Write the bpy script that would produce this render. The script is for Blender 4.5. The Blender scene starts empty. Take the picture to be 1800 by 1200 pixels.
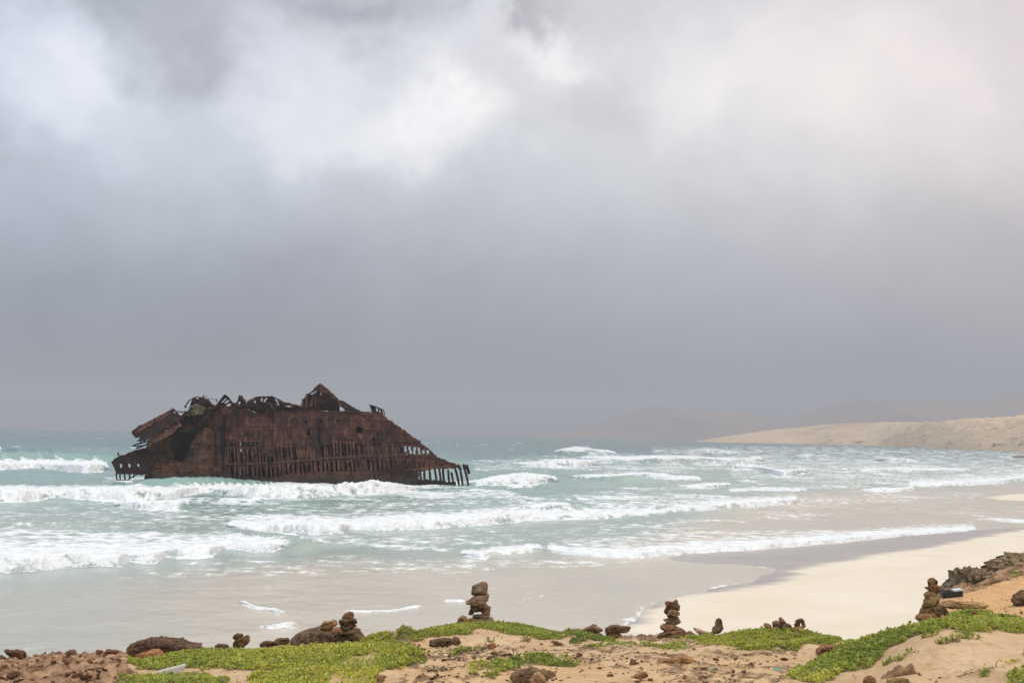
import bpy, bmesh, math, random
import numpy as np
from mathutils import Matrix, Vector
R_ = math.radians
rng = np.random.default_rng(7)
random.seed(7)
scn = bpy.context.scene
col = scn.collection

# ------------------------------------------------------------------ camera
FPX = 2173.0                       # focal length in photo pixels (1800 wide)
ZC = 9.0                           # eye height above the water
ROLL = math.atan(0.016)
PITCH = math.atan(164.9 * math.cos(ROLL) / FPX)
cF = np.array([0, math.cos(PITCH), math.sin(PITCH)])
r0 = np.array([1.0, 0, 0]); u0 = np.array([0, -math.sin(PITCH), math.cos(PITCH)])
cR = math.cos(ROLL) * r0 + math.sin(ROLL) * u0
cU = -math.sin(ROLL) * r0 + math.cos(ROLL) * u0
CAM = np.array([0, 0, ZC])
cd = bpy.data.cameras.new('camera'); cam = bpy.data.objects.new('camera', cd); col.objects.link(cam)
cd.sensor_width = 36; cd.lens = 36 * FPX / 1800; cd.clip_start = 0.5; cd.clip_end = 20000
m = Matrix.Identity(4)
for i in range(3):
    m[i][0] = cR[i]; m[i][1] = cU[i]; m[i][2] = -cF[i]; m[i][3] = CAM[i]
cam.matrix_world = m
scn.camera = cam

# ------------------------------------------------------------------ light, sky, exposure
SUN_EL, SUN_AZ, SUN_POW = 58, 150, 1.5          # azimuth clockwise from the view direction (+y)
sl = bpy.data.lights.new('sun', 'SUN'); sl.energy = SUN_POW; sl.angle = R_(14); sl.color = (1.0, 0.95, 0.88)
so = bpy.data.objects.new('sun', sl); col.objects.link(so)
sd_ = Vector((math.sin(R_(SUN_AZ)) * math.cos(R_(SUN_EL)), math.cos(R_(SUN_AZ)) * math.cos(R_(SUN_EL)), math.sin(R_(SUN_EL))))
so.rotation_euler = sd_.to_track_quat('Z', 'Y').to_euler()
so.location = (0, -20, 60)
scn.view_settings.view_transform = 'Standard'; scn.view_settings.look = 'None'
scn.view_settings.exposure = 0.12; scn.view_settings.gamma = 1.0; scn.view_settings.use_curve_mapping = False
scn.cycles.max_bounces = 6; scn.cycles.volume_bounces = 0; scn.cycles.diffuse_bounces = 3
scn.cycles.use_denoising = True


def s2l(c):
    return tuple((x / 255 / 12.92) if x / 255 <= 0.04045 else ((x / 255 + 0.055) / 1.055) ** 2.4 for x in c)


class NT:
    """small helper to write node trees"""
    def __init__(s, nt): s.nt = nt
    def n(s, t, **kw):
        nd = s.nt.nodes.new(t)
        for k, v in kw.items(): setattr(nd, k, v)
        return nd
    def put(s, sock, v):
        if isinstance(v, bpy.types.NodeSocket): s.nt.links.new(v, sock)
        elif v is not None: sock.default_value = v
    def math(s, op, a, b=None, c=None, clamp=False):
        nd = s.n('ShaderNodeMath', operation=op, use_clamp=clamp)
        s.put(nd.inputs[0], a); s.put(nd.inputs[1], b); s.put(nd.inputs[2], c)
        return nd.outputs[0]
    def vmath(s, op, a, b=None):
        nd = s.n('ShaderNodeVectorMath', operation=op)
        s.put(nd.inputs[0], a)
        if b is not None:
            if op == 'SCALE': s.put(nd.inputs[3], b)
            else: s.put(nd.inputs[1], b)
        return nd.outputs[0]
    def ramp(s, fac, stops, interp='LINEAR'):
        nd = s.n('ShaderNodeValToRGB'); cr = nd.color_ramp; cr.interpolation = interp
        while len(cr.elements) < len(stops): cr.elements.new(0.5)
        for e, (p, c) in zip(cr.elements, stops):
            e.position = p; e.color = (c, c, c, 1) if isinstance(c, (int, float)) else (*c[:3], 1)
        s.put(nd.inputs[0], fac)
        return nd.outputs[0]
    def mix(s, fac, a, b, blend='MIX'):
        nd = s.n('ShaderNodeMix', data_type='RGBA', blend_type=blend)
        s.put(nd.inputs[0], fac)
        for k, v in ((6, a), (7, b)):
            if isinstance(v, tuple) and len(v) == 3: v = (*v, 1)
            s.put(nd.inputs[k], v)
        return nd.outputs[2]
    def noise(s, vec, scale, detail=4, rough=0.55, dist=0.0, out=0):
        nd = s.n('ShaderNodeTexNoise')
        s.put(nd.inputs['Vector'], vec); nd.inputs['Scale'].default_value = scale
        nd.inputs['Detail'].default_value = detail; nd.inputs['Roughness'].default_value = rough
        nd.inputs['Distortion'].default_value = dist
        return nd.outputs[out]
    def maprange(s, v, a, b, c=0.0, d=1.0, smooth=True):
        nd = s.n('ShaderNodeMapRange', interpolation_type='SMOOTHSTEP' if smooth else 'LINEAR')
        for k, x in enumerate((v, a, b, c, d)): s.put(nd.inputs[k], x)
        return nd.outputs[0]
    def attr(s, name, out=2):
        nd = s.n('ShaderNodeAttribute', attribute_name=name); return nd.outputs[out]
    def bump(s, h, strength, dist):
        nd = s.n('ShaderNodeBump'); nd.inputs['Strength'].default_value = strength
        nd.inputs['Distance'].default_value = dist; s.put(nd.inputs['Height'], h); return nd.outputs[0]


SKY_GAIN = 1.0
w = bpy.data.worlds.new('World'); scn.world = w; w.use_nodes = True
w.node_tree.nodes.clear(); T = NT(w.node_tree)
tc = T.n('ShaderNodeTexCoord').outputs['Generated']
wn = T.noise(tc, 7.0, 5, 0.55, 0, 1)                                      # colour noise used as a warp
wv = T.vmath('SCALE', T.vmath('SUBTRACT', wn, (0.5, 0.5, 0.5)), 0.15)
wn2 = T.noise(tc, 22.0, 5, 0.6, 0, 1)
wv2 = T.vmath('SCALE', T.vmath('SUBTRACT', wn2, (0.5, 0.5, 0.5)), 0.07)
dirn = T.vmath('NORMALIZE', T.vmath('ADD', T.vmath('ADD', tc, wv), wv2))


def angles(v):
    sx = T.n('ShaderNodeSeparateXYZ'); T.put(sx.inputs[0], v)
    return (T.math('MULTIPLY', T.math('ARCTAN2', sx.outputs[0], sx.outputs[1]), FPX),
            T.math('MULTIPLY', T.math('ARCSINE', sx.outputs[2]), FPX))


A0, E0 = angles(tc)
A1, E1 = angles(dirn)
E0b = T.math('ADD', T.math('MULTIPLY', E0, 0.72), T.math('MULTIPLY', E1, 0.28))
base = T.ramp(T.math('DIVIDE', E0b, 3413.0), [
    (0.0, s2l((131, 141, 153))), (0.035, s2l((144, 152, 162))), (0.088, s2l((181, 184, 191))), (0.132, s2l((211, 213, 217))),
    (0.176, s2l((221, 221, 224))), (0.224, s2l((214, 214, 218))), (0.40, (1.05, 1.05, 1.06)), (1.0, (1.6, 1.6, 1.6))])
blobs = [  # azimuth, elevation, widths (units of 1/2173 rad) and amount: the bright and dark cloud masses
    (-790, 565, 75, 110, .32), (-830, 680, 60, 60, .16), (-760, 490, 150, 60, .22), (-280, 560, 230, 85, .26), (-120, 545, 100, 60, .30), (-330, 490, 320, 50, .20), (450, 540, 420, 170, .06), (640, 420, 330, 130, .09),
    (30, 690, 80, 45, .30), (-60, 700, 110, 40, .12), (370, 640, 300, 110, .15), (620, 640, 220, 150, .14), (330, 560, 110, 70, .10),
    (-720, 715, 150, 70, -.30), (-580, 575, 85, 100, -.32), (-300, 735, 190, 50, -.32), (-40, 750, 90, 30, -.24), (-870, 470, 150, 60, -.26),
    (110, 560, 130, 80, -.13), (800, 350, 170, 80, -.10), (-750, 120, 560, 170, -.26), (-300, 180, 420, 120, -.06), (620, 250, 380, 120, .07),
    (860, 560, 120, 200, .03)]
tot = None
for a, e, sx_, sy_, amp in blobs:
    da = T.math('MULTIPLY', T.math('SUBTRACT', A1, a), 1.0 / sx_); de = T.math('MULTIPLY', T.math('SUBTRACT', E1, e), 1.0 / sy_)
    q = T.math('ADD', T.math('MULTIPLY', da, da), T.math('MULTIPLY', de, de))
    g = T.math('MULTIPLY', T.math('EXPONENT', T.math('MULTIPLY', q, -1.0)), amp)
    tot = g if tot is None else T.math('ADD', tot, g)
fine = T.math('SUBTRACT', T.math('ADD', T.math('MULTIPLY', T.noise(T.vmath('ADD', tc, wv), 5.0, 6, 0.6), .6), T.math('MULTIPLY', T.noise(T.vmath('ADD', tc, wv2), 13.0, 6, 0.6), .4)), 0.5)
fineamt = T.maprange(E0, 40, 520, 0.10, 0.55)
tot = T.math('ADD', T.math('ADD', tot, 1.0), T.math('MULTIPLY', fine, fineamt))
cloud = T.vmath('SCALE', base, tot)
warm = T.mix(T.maprange(A0, 50, 950), (1, 1, 1), (1.10, 0.995, 0.95))
cool = T.mix(T.maprange(A0, 200, -900), (1, 1, 1), (0.90, 0.96, 1.06))
cream = T.mix(T.maprange(tot, 1.08, 1.38), (1, 1, 1), (1.02, 0.995, 0.955)); mauve = T.mix(T.maprange(tot, 0.84, 0.60), (1, 1, 1), (0.985, 0.975, 1.03))
cloud = T.vmath('MULTIPLY', T.vmath('MULTIPLY', T.vmath('MULTIPLY', T.vmath('MULTIPLY', cloud, warm), cool), cream), mauve)
sky = T.n('ShaderNodeTexSky', sky_type='NISHITA', sun_disc=False)
sky.sun_elevation = R_(SUN_EL); sky.sun_rotation = R_(SUN_AZ)
bg1 = T.n('ShaderNodeBackground'); T.put(bg1.inputs[0], sky.outputs[0]); bg1.inputs[1].default_value = 0.08
bg2 = T.n('ShaderNodeBackground'); T.put(bg2.inputs[0], cloud); bg2.inputs[1].default_value = SKY_GAIN
ms = T.n('ShaderNodeMixShader'); ms.inputs[0].default_value = 0.94
T.put(ms.inputs[1], bg1.outputs[0]); T.put(ms.inputs[2], bg2.outputs[0])
T.put(T.n('ShaderNodeOutputWorld').inputs[0], ms.outputs[0])


# ------------------------------------------------------------------ geometry helpers
def eye(px): return 750.5 + 0.016 * np.asarray(px, float)


def rays(px, py):
    px = np.asarray(px, float); py = np.asarray(py, float)
    return cF * FPX + (px - 900)[..., None] * cR + (600 - py)[..., None] * cU


def on_plane(px, py, z=0.0):
    d = rays(px, py); t = (z - ZC) / d[..., 2]
    return CAM + d * t[..., None]


def at_y(px, py, Y):
    d = rays(px, py); t = np.asarray(Y, float) / d[..., 1]
    return CAM + d * t[..., None]


def to_px(P):
    q = P - CAM; w_ = q @ cF
    return 900 + FPX * (q @ cR) / w_, 600 - FPX * (q @ cU) / w_


_perm = np.concatenate([rng.permutation(256)] * 3)
_grad = rng.normal(size=(256, 3)); _grad /= np.linalg.norm(_grad, axis=1)[:, None]


def perlin(p):
    p = np.asarray(p, float); sh = p.shape[:-1]; p = p.reshape(-1, 3)
    i = np.floor(p).astype(np.int64); f = p - i; i &= 255
    u = f * f * f * (f * (f * 6 - 15) + 10)
    res = 0
    for dx in (0, 1):
        wx = u[:, 0] if dx else 1 - u[:, 0]
        hx = _perm[i[:, 0] + dx]
        for dy in (0, 1):
            wy = u[:, 1] if dy else 1 - u[:, 1]
            hy = _perm[(hx + i[:, 1] + dy) & 511]
            for dz in (0, 1):
                wz = u[:, 2] if dz else 1 - u[:, 2]
                g = _grad[_perm[(hy + i[:, 2] + dz) & 511]]
                res = res + wx * wy * wz * ((f[:, 0] - dx) * g[:, 0] + (f[:, 1] - dy) * g[:, 1] + (f[:, 2] - dz) * g[:, 2])
    return (res * 1.6).reshape(sh)


def fbm(p, o=4, gain=0.5):
    p = np.asarray(p, float); s = 0; a = 1.0
    for k in range(o):
        s = s + a * perlin(p * 2.03 ** k + 17.3 * k); a *= gain
    return s


def ridged(p, o=4, gain=0.5):
    p = np.asarray(p, float); s = 0; a = 1.0
    for k in range(o):
        s = s + a * (1 - 2 * np.abs(perlin(p * 2.03 ** k + 11.1 * k))); a *= gain
    return s


def sstep(a, b, x):
    t = np.clip((x - a) / (b - a), 0, 1); return t * t * (3 - 2 * t)


def xy0(x, y, s): return np.stack([x * s, y * s, np.zeros_like(x)], -1)


def inside(poly, x, y):
    poly = np.asarray(poly, float); r = np.zeros(np.shape(x), bool); n = len(poly)
    for k in range(n):
        x1, y1 = poly[k]; x2, y2 = poly[(k + 1) % n]
        if y1 == y2: continue
        r ^= ((y1 > y) != (y2 > y)) & (x < (x2 - x1) * (y - y1) / (y2 - y1) + x1)
    return r


def dist_poly(poly, x, y, closed=True):
    poly = np.asarray(poly, float); d = np.full(np.shape(x), 1e18); n = len(poly)
    for k in range(n if closed else n - 1):
        a = poly[k]; b = poly[(k + 1) % n]; ab = b - a; L = max(ab @ ab, 1e-12)
        t = np.clip(((x - a[0]) * ab[0] + (y - a[1]) * ab[1]) / L, 0, 1)
        d = np.minimum(d, (x - a[0] - t * ab[0]) ** 2 + (y - a[1] - t * ab[1]) ** 2)
    return np.sqrt(d)


def sdist(poly, x, y):
    return np.where(inside(poly, x, y), 1, -1) * dist_poly(poly, x, y)


def mesh(name, V, F, mat, parent=None, attrs=None, smooth=True, colattr=None):
    """V (n,3), F (m,k) all faces with k corners"""
    V = np.ascontiguousarray(V, np.float32).reshape(-1, 3); F = np.ascontiguousarray(F, np.int32)
    me = bpy.data.meshes.new(name); k = F.shape[1]
    me.vertices.add(len(V)); me.vertices.foreach_set('co', V.ravel())
    me.loops.add(F.size); me.loops.foreach_set('vertex_index', F.ravel())
    me.polygons.add(len(F)); me.polygons.foreach_set('loop_start', np.arange(0, F.size, k, dtype=np.int32))
    me.polygons.foreach_set('use_smooth', np.full(len(F), smooth))
    for an, av in (attrs or {}).items():
        at = me.attributes.new(an, 'FLOAT', 'POINT'); at.data.foreach_set('value', np.ascontiguousarray(av, np.float32).ravel())
    for an, av in (colattr or {}).items():
        at = me.attributes.new(an, 'FLOAT_COLOR', 'POINT')
        c4 = np.ones((len(V), 4), np.float32); c4[:, :3] = av.reshape(-1, 3); at.data.foreach_set('color', c4.ravel())
    me.update(calc_edges=True); me.validate()
    if mat: me.materials.append(mat)
    o = bpy.data.objects.new(name, me); col.objects.link(o)
    if parent: o.parent = parent
    return o


def grid_faces(nr, nc, keep=None):
    i = np.arange(nr * nc).reshape(nr, nc)
    F = np.stack([i[:-1, :-1], i[:-1, 1:], i[1:, 1:], i[1:, :-1]], -1)
    return F[keep] if keep is not None else F.reshape(-1, 4)


def tag(o, label=None, cat=None, group=None, kind=None):
    if label: o['label'] = label
    if cat: o['category'] = cat
    if group: o['group'] = group
    if kind: o['kind'] = kind
    return o


def empty(name, loc):
    o = bpy.data.objects.new(name, None); col.objects.link(o); o.location = loc; o.empty_display_size = 0.2
    bpy.context.view_layer.update(); return o


def principled(name, rough=0.8, spec=0.3):
    mt = bpy.data.materials.new(name); mt.use_nodes = True; mt.node_tree.nodes.clear()
    t = NT(mt.node_tree); b = t.n('ShaderNodeBsdfPrincipled'); o = t.n('ShaderNodeOutputMaterial')
    t.put(o.inputs[0], b.outputs[0]); b.inputs['Roughness'].default_value = rough
    b.inputs['Specular IOR Level'].default_value = spec
    return mt, t, b


def tube(pts, r, sides=5):
    """verts, quads of a tube along pts with radius (or radii) r"""
    pts = np.asarray(pts, float); n = len(pts); r = np.broadcast_to(np.asarray(r, float), (n,))
    tan = np.gradient(pts, axis=0); tan /= np.linalg.norm(tan, axis=1)[:, None] + 1e-9
    ref = np.array([0, 1, 0.13]); a = np.cross(tan, ref); a /= np.linalg.norm(a, axis=1)[:, None] + 1e-9
    b = np.cross(tan, a); th = np.linspace(0, 2 * np.pi, sides, endpoint=False)
    V = pts[:, None] + r[:, None, None] * (np.cos(th)[None, :, None] * a[:, None] + np.sin(th)[None, :, None] * b[:, None])
    i = np.arange(n * sides).reshape(n, sides); j = np.roll(i, -1, 1)
    F = np.stack([i[:-1], j[:-1], j[1:], i[1:]], -1).reshape(-1, 4)
    return V.reshape(-1, 3), F


def beam_vf(p, q, wx, wy):
    """box from p to q"""
    p = np.asarray(p, float); q = np.asarray(q, float); d = q - p; d /= np.linalg.norm(d)
    a = np.cross(d, [0, 1, 0.05]); a /= np.linalg.norm(a); b = np.cross(d, a)
    V = []
    for e in (p, q):
        for s1, s2 in ((-1, -1), (1, -1), (1, 1), (-1, 1)): V.append(e + a * wx / 2 * s1 + b * wy / 2 * s2)
    F = [(0, 1, 2, 3), (7, 6, 5, 4), (0, 4, 5, 1), (1, 5, 6, 2), (2, 6, 7, 3), (3, 7, 4, 0)]
    return np.array(V), np.array(F)


def join_vf(lst):
    V = []; F = []; n = 0
    for v, f in lst: V.append(v); F.append(f + n); n += len(v)
    return np.concatenate(V), np.concatenate(F)


# ------------------------------------------------------------------ materials
def mat_water():
    mt, t, b = principled('sea_water', 0.2, 0.4)
    P = t.n('ShaderNodeNewGeometry').outputs['Position']
    foam = t.attr('foam')
    n1 = t.noise(t.vmath('MULTIPLY', P, (1, .7, 1.7)), 0.9, 6, 0.65); n2 = t.noise(P, 4.0, 4, 0.6)
    nn = t.math('ADD', t.math('MULTIPLY', n1, 0.7), t.math('MULTIPLY', n2, 0.3))
    f = t.math('ADD', foam, t.math('MULTIPLY', t.math('SUBTRACT', nn, 0.5), 2.4))
    f = t.math('MULTIPLY', t.maprange(f, 0.22, 0.74), t.maprange(foam, 0.03, 0.25))
    wc = t.attr('watercol', 0)
    big = t.noise(t.vmath('MULTIPLY', P, (0.12, 0.05, 0.1)), 1.0, 5, 0.6)
    wc = t.mix(1.0, wc, t.ramp(big, [(0.25, (0.86, 0.9, 0.93)), (0.7, (1.12, 1.08, 1.05))]), 'MULTIPLY')
    white = t.ramp(nn, [(0.30, (0.44, 0.50, 0.51)), (0.46, (0.62, 0.655, 0.665)), (0.60, (0.75, 0.77, 0.77))])  # foam tone falls with the bump noise, shading put into the albedo
    t.put(b.inputs['Base Color'], t.mix(f, wc, white))
    t.put(b.inputs['Roughness'], t.math('ADD', t.math('MULTIPLY', f, 0.5), 0.22))
    rip = t.noise(t.vmath('MULTIPLY', P, (0.8, 0.5, 1)), 1.6, 5, 0.6)
    hh = t.math('ADD', t.math('MULTIPLY', rip, 0.25), t.math('MULTIPLY', t.math('MULTIPLY', nn, f), 0.7))
    t.put(b.inputs['Normal'], t.bump(hh, 0.55, 0.35))
    return mt


def mat_beach():
    mt, t, b = principled('beach_sand', 0.9, 0.25)
    P = t.n('ShaderNodeNewGeometry').outputs['Position']
    wet = t.attr('wet')
    n1 = t.noise(P, 0.12, 5, 0.6); n2 = t.noise(P, 14.0, 4, 0.7); n3 = t.noise(t.vmath('MULTIPLY', P, (0.5, 0.6, 1)), 0.35, 6, 0.65)
    dry = t.mix(n1, (0.61, 0.55, 0.44), (0.68, 0.62, 0.51))
    dry = t.mix(t.maprange(n3, 0.35, 0.7), dry, t.mix(1.0, dry, (0.93, 0.92, 0.9), 'MULTIPLY'))
    dry = t.mix(t.math('MULTIPLY', t.math('SUBTRACT', n2, 0.5, clamp=True), 0.6), dry, (0.36, 0.30, 0.22))
    ws = t.mix(t.maprange(n3, 0.3, 0.7), (0.27, 0.24, 0.232), (0.33, 0.295, 0.275))
    t.put(b.inputs['Base Color'], t.mix(wet, dry, ws))
    t.put(b.inputs['Roughness'], t.maprange(wet, 0, 1, 0.95, 0.30))
    t.put(b.inputs['Specular IOR Level'], t.maprange(wet, 0, 1, 0.2, 0.5))
    t.put(b.inputs['Normal'], t.bump(t.math('ADD', n2, t.math('MULTIPLY', n3, 2.0)), 0.25, 0.05))
    return mt


def mat_terrain():
    mt, t, b = principled('dune_ground', 0.95, 0.15)
    P = t.n('ShaderNodeNewGeometry').outputs['Position']
    rock = t.attr('rock'); veg = t.attr('litter'); org = t.attr('ochre')
    n1 = t.noise(P, 1.3, 6, 0.6); n2 = t.noise(P, 9.0, 6, 0.7); n3 = t.noise(P, 40.0, 3, 0.7)
    n4 = t.noise(t.vmath('MULTIPLY', P, (1, 0.6, 2.5)), 4.0, 6, 0.65, 0.4)
    sand = t.mix(t.maprange(n1, 0.3, 0.7), (0.45, 0.305, 0.17), (0.56, 0.41, 0.245))
    sand = t.mix(org, sand, t.mix(n1, (0.52, 0.30, 0.13), (0.60, 0.39, 0.20)))
    sand = t.mix(t.math('MULTIPLY', t.maprange(n3, 0.55, 0.75), 0.5), sand, (0.27, 0.165, 0.09))
    sand = t.mix(t.math('MULTIPLY', t.maprange(t.math('ADD', t.math('MULTIPLY', n2, .5), t.math('MULTIPLY', n4, .5)), 0.5, 0.62), 0.6), sand, (0.33, 0.19, 0.10))
    rc = t.ramp(n4, [(0.30, (0.06, 0.038, 0.026)), (0.45, (0.22, 0.13, 0.078)), (0.56, (0.38, 0.235, 0.135)), (0.72, (0.50, 0.35, 0.21))])
    f = t.maprange(t.math('ADD', rock, t.math('MULTIPLY', t.math('SUBTRACT', n2, 0.5), 1.1)), 0.36, 0.6)
    c = t.mix(f, sand, rc)
    lit = t.mix(n2, (0.13, 0.10, 0.045), (0.24, 0.185, 0.09))
    fv = t.maprange(t.math('ADD', veg, t.math('MULTIPLY', t.math('SUBTRACT', n2, 0.5), 0.9)), 0.35, 0.7)
    t.put(b.inputs['Base Color'], t.mix(fv, c, lit))
    hh = t.math('ADD', t.math('ADD', t.math('MULTIPLY', n2, 0.5), t.math('MULTIPLY', n3, 0.18)), t.math('MULTIPLY', t.math('MULTIPLY', n4, f), 1.2))
    t.put(b.inputs['Normal'], t.bump(hh, 0.9, 0.06))
    return mt


def mat_rock(name, dark, mid, light, scale=1.0, bump=0.05):
    mt, t, b = principled(name, 0.92, 0.2)
    tcn = t.n('ShaderNodeTexCoord').outputs['Object']; scale = scale * 1.8; oi = t.n('ShaderNodeObjectInfo')
    off = t.vmath('ADD', tcn, t.vmath('SCALE', (13.0, 7.0, 5.0), oi.outputs['Random']))
    n1 = t.noise(off, 6 * scale, 6, 0.65, 0.3); n2 = t.noise(off, 26 * scale, 5, 0.7); n3 = t.noise(off, 90 * scale, 3, 0.7)
    c = t.ramp(t.math('ADD', t.math('MULTIPLY', n1, 0.7), t.math('MULTIPLY', n2, 0.3)), [(0.30, dark), (0.5, mid), (0.68, light)])
    c = t.mix(1.0, c, oi.outputs['Color'], 'MULTIPLY')
    c = t.mix(t.math('MULTIPLY', t.maprange(n2, 0.58, 0.72), 0.55), c, tuple(x * 0.35 for x in dark))
    t.put(b.inputs['Base Color'], c)
    t.put(b.inputs['Normal'], t.bump(t.math('ADD', t.math('MULTIPLY', n2, 1.0), t.math('ADD', t.math('MULTIPLY', n3, 0.4), t.math('MULTIPLY', n1, 1.2))), 0.9, bump / scale))
    return mt


def mat_rust(name, cols, streak=0.5):
    mt, t, b = principled(name, 0.85, 0.25)
    P = t.n('ShaderNodeNewGeometry').outputs['Position']
    n1 = t.noise(P, 0.35, 6, 0.65, 0.3); n2 = t.noise(P, 1.6, 6, 0.7); n3 = t.noise(t.vmath('MULTIPLY', P, (2.2, 2.2, 0.25)), 1.0, 5, 0.65)
    n4 = t.noise(P, 7.0, 4, 0.75)
    v = t.math('ADD', t.math('ADD', t.math('MULTIPLY', n1, 0.42), t.math('MULTIPLY', n2, 0.2)), t.math('ADD', t.math('MULTIPLY', n3, 0.2), t.math('MULTIPLY', n4, 0.18)))
    c = t.ramp(v, [(0.36, cols[0]), (0.46, cols[1]), (0.54, cols[2]), (0.64, cols[3])])
    c = t.mix(t.math('MULTIPLY', t.maprange(n3, 0.55, 0.75), streak), c, cols[3])
    c = t.mix(t.math('MULTIPLY', t.maprange(n4, 0.60, 0.72), 0.75), c, (0.008, 0.006, 0.006))
    sp = t.n('ShaderNodeSeparateXYZ'); t.put(sp.inputs[0], P)
    cb = t.n('ShaderNodeCombineXYZ'); t.put(cb.inputs[0], t.math('ADD', sp.outputs[0], t.math('MULTIPLY', n2, .4))); t.put(cb.inputs[1], t.math('ADD', sp.outputs[2], t.math('MULTIPLY', sp.outputs[0], .025)))
    br = t.n('ShaderNodeTexBrick'); t.put(br.inputs['Vector'], cb.outputs[0]); br.inputs['Scale'].default_value = 1.0
    for k_, v_ in (('Brick Width', 5.2), ('Row Height', 1.75), ('Mortar Size', .07), ('Mortar Smooth', .3)): br.inputs[k_].default_value = v_
    br.inputs['Color1'].default_value = (.72, .72, .74, 1); br.inputs['Color2'].default_value = (1.25, 1.18, 1.12, 1); br.inputs['Mortar'].default_value = (.45, .42, .42, 1)
    c = t.mix(.75, c, br.outputs['Color'], 'MULTIPLY')
    c = t.mix(t.math('MULTIPLY', t.maprange(n1, 0.53, 0.63), .85), c, (.012, .009, .010))
    c = t.mix(t.math('MULTIPLY', t.maprange(t.math('ADD', t.math('MULTIPLY', n3, .7), t.math('MULTIPLY', n4, .3)), 0.60, 0.70), .45), c, (.30, .21, .16))
    wl = t.maprange(t.math('ADD', sp.outputs[2], t.math('MULTIPLY', n2, 2.0)), 1.5, 2.9, 1, 0)
    c = t.mix(t.math('MULTIPLY', wl, .8), c, (.020, .019, .012))
    t.put(b.inputs['Roughness'], t.maprange(wl, 0, 1, .88, .4))
    t.put(b.inputs['Base Color'], c)
    t.put(b.inputs['Normal'], t.bump(t.math('ADD', t.math('ADD', n2, t.math('MULTIPLY', n4, 0.6)), t.math('MULTIPLY', br.outputs['Fac'], -.5)), 0.8, 0.25))
    return mt


def mat_leaf():
    mt, t, b = principled('leaf_green', 0.55, 0.35)
    c = t.attr('leafcol', 0)
    t.put(b.inputs['Base Color'], c)
    b.inputs['Subsurface Weight'].default_value = 0.0
    tr = t.n('ShaderNodeBsdfTranslucent'); t.put(tr.inputs[0], t.mix(1.0, c, (1.3, 1.4, 0.7), 'MULTIPLY'))
    mx = t.n('ShaderNodeMixShader'); mx.inputs[0].default_value = 0.25
    t.put(mx.inputs[1], b.outputs[0]); t.put(mx.inputs[2], tr.outputs[0])
    out = [n for n in mt.node_tree.nodes if n.type == 'OUTPUT_MATERIAL'][0]; t.put(out.inputs[0], mx.outputs[0])
    return mt


def mat_hill(name, a, b_, c_, sc):
    mt, t, b = principled(name, 0.95, 0.1)
    P = t.n('ShaderNodeNewGeometry').outputs['Position']
    n1 = t.noise(t.vmath('MULTIPLY', P, (1, 0.5, 2.5)), sc, 7, 0.62, 0.3); n2 = t.noise(t.vmath('MULTIPLY', P, (1, 0.4, 3.0)), sc * 5, 6, 0.7)
    c = t.ramp(n1, [(0.3, a), (0.5, b_), (0.7, b_)])
    low = t.n('ShaderNodeSeparateXYZ'); t.put(low.inputs[0], P)
    spots = t.math('MULTIPLY', t.maprange(n2, 0.56, 0.66), t.attr('rocky'))
    t.put(b.inputs['Base Color'], t.mix(spots, c, c_))
    t.put(b.inputs['Normal'], t.bump(n2, 0.7, 6.0))
    return mt


def mat_plain(name, c1, c2, rough=0.6, scale=20):
    mt, t, b = principled(name, rough, 0.4)
    n = t.noise(t.n('ShaderNodeTexCoord').outputs['Object'], scale, 5, 0.65)
    t.put(b.inputs['Base Color'], t.mix(t.maprange(n, 0.3, 0.7), c1, c2))
    t.put(b.inputs['Normal'], t.bump(n, 0.4, 0.01))
    return mt


M_water = mat_water(); M_beach = mat_beach(); M_ground = mat_terrain(); M_leaf = mat_leaf()
M_stone = mat_rock('cairn_rock', (0.06, 0.045, 0.033), (0.18, 0.13, 0.088), (0.34, 0.255, 0.17))
M_crag = mat_rock('crag_rock', (0.06, 0.043, 0.03), (0.23, 0.155, 0.092), (0.50, 0.36, 0.21), 0.30, 0.05)
M_rust = mat_rust('rusted_plate', ((0.010, 0.007, 0.007), (0.034, 0.017, 0.014), (0.10, 0.040, 0.028), (0.27, 0.125, 0.058)))
M_rust_dark = mat_rust('rusted_plate_dark', ((0.006, 0.005, 0.005), (0.016, 0.009, 0.008), (0.036, 0.018, 0.013), (0.09, 0.04, 0.022)), 0.3)
M_rust_brown = mat_rust('rusted_plate_brown', ((0.013, 0.008, 0.006), (0.055, 0.030, 0.019), (0.115, 0.055, 0.03), (0.22, 0.11, 0.055)), 0.5)
M_hold_shade = mat_rust('hold_painted_shade', ((0.003, 0.003, 0.003), (0.006, 0.005, 0.005), (0.012, 0.009, 0.008), (0.03, 0.018, 0.012)), 0.2)  # rust taken to near black: the interior's shade put into the colour
M_rust_edge = mat_rust('rusted_rib', ((0.02, 0.013, 0.01), (0.06, 0.032, 0.024), (0.14, 0.075, 0.05), (0.28, 0.16, 0.11)), 0.5)
M_lump = mat_plain('weathered_render', (0.06, 0.048, 0.03), (0.13, 0.105, 0.062), 0.9, 0.6)
M_sandhill = mat_hill('sand_hill', (0.42, 0.305, 0.20), (0.56, 0.43, 0.29), (0.17, 0.12, 0.085), 0.006)
M_mount = mat_hill('far_mountain', (0.13, 0.105, 0.09), (0.30, 0.225, 0.175), (0.09, 0.07, 0.06), 0.0016)
M_concrete = mat_plain('pale_concrete', (0.36, 0.36, 0.32), (0.50, 0.50, 0.45), 0.9, 14)
M_black = mat_plain('black_plastic', (0.012, 0.012, 0.014), (0.03, 0.03, 0.033), 0.5, 30)
M_white = mat_plain('white_board', (0.42, 0.44, 0.46), (0.6, 0.61, 0.62), 0.6, 20)
M_twig = mat_plain('dry_twig', (0.045, 0.028, 0.018), (0.13, 0.085, 0.05), 0.95, 40)
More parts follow.
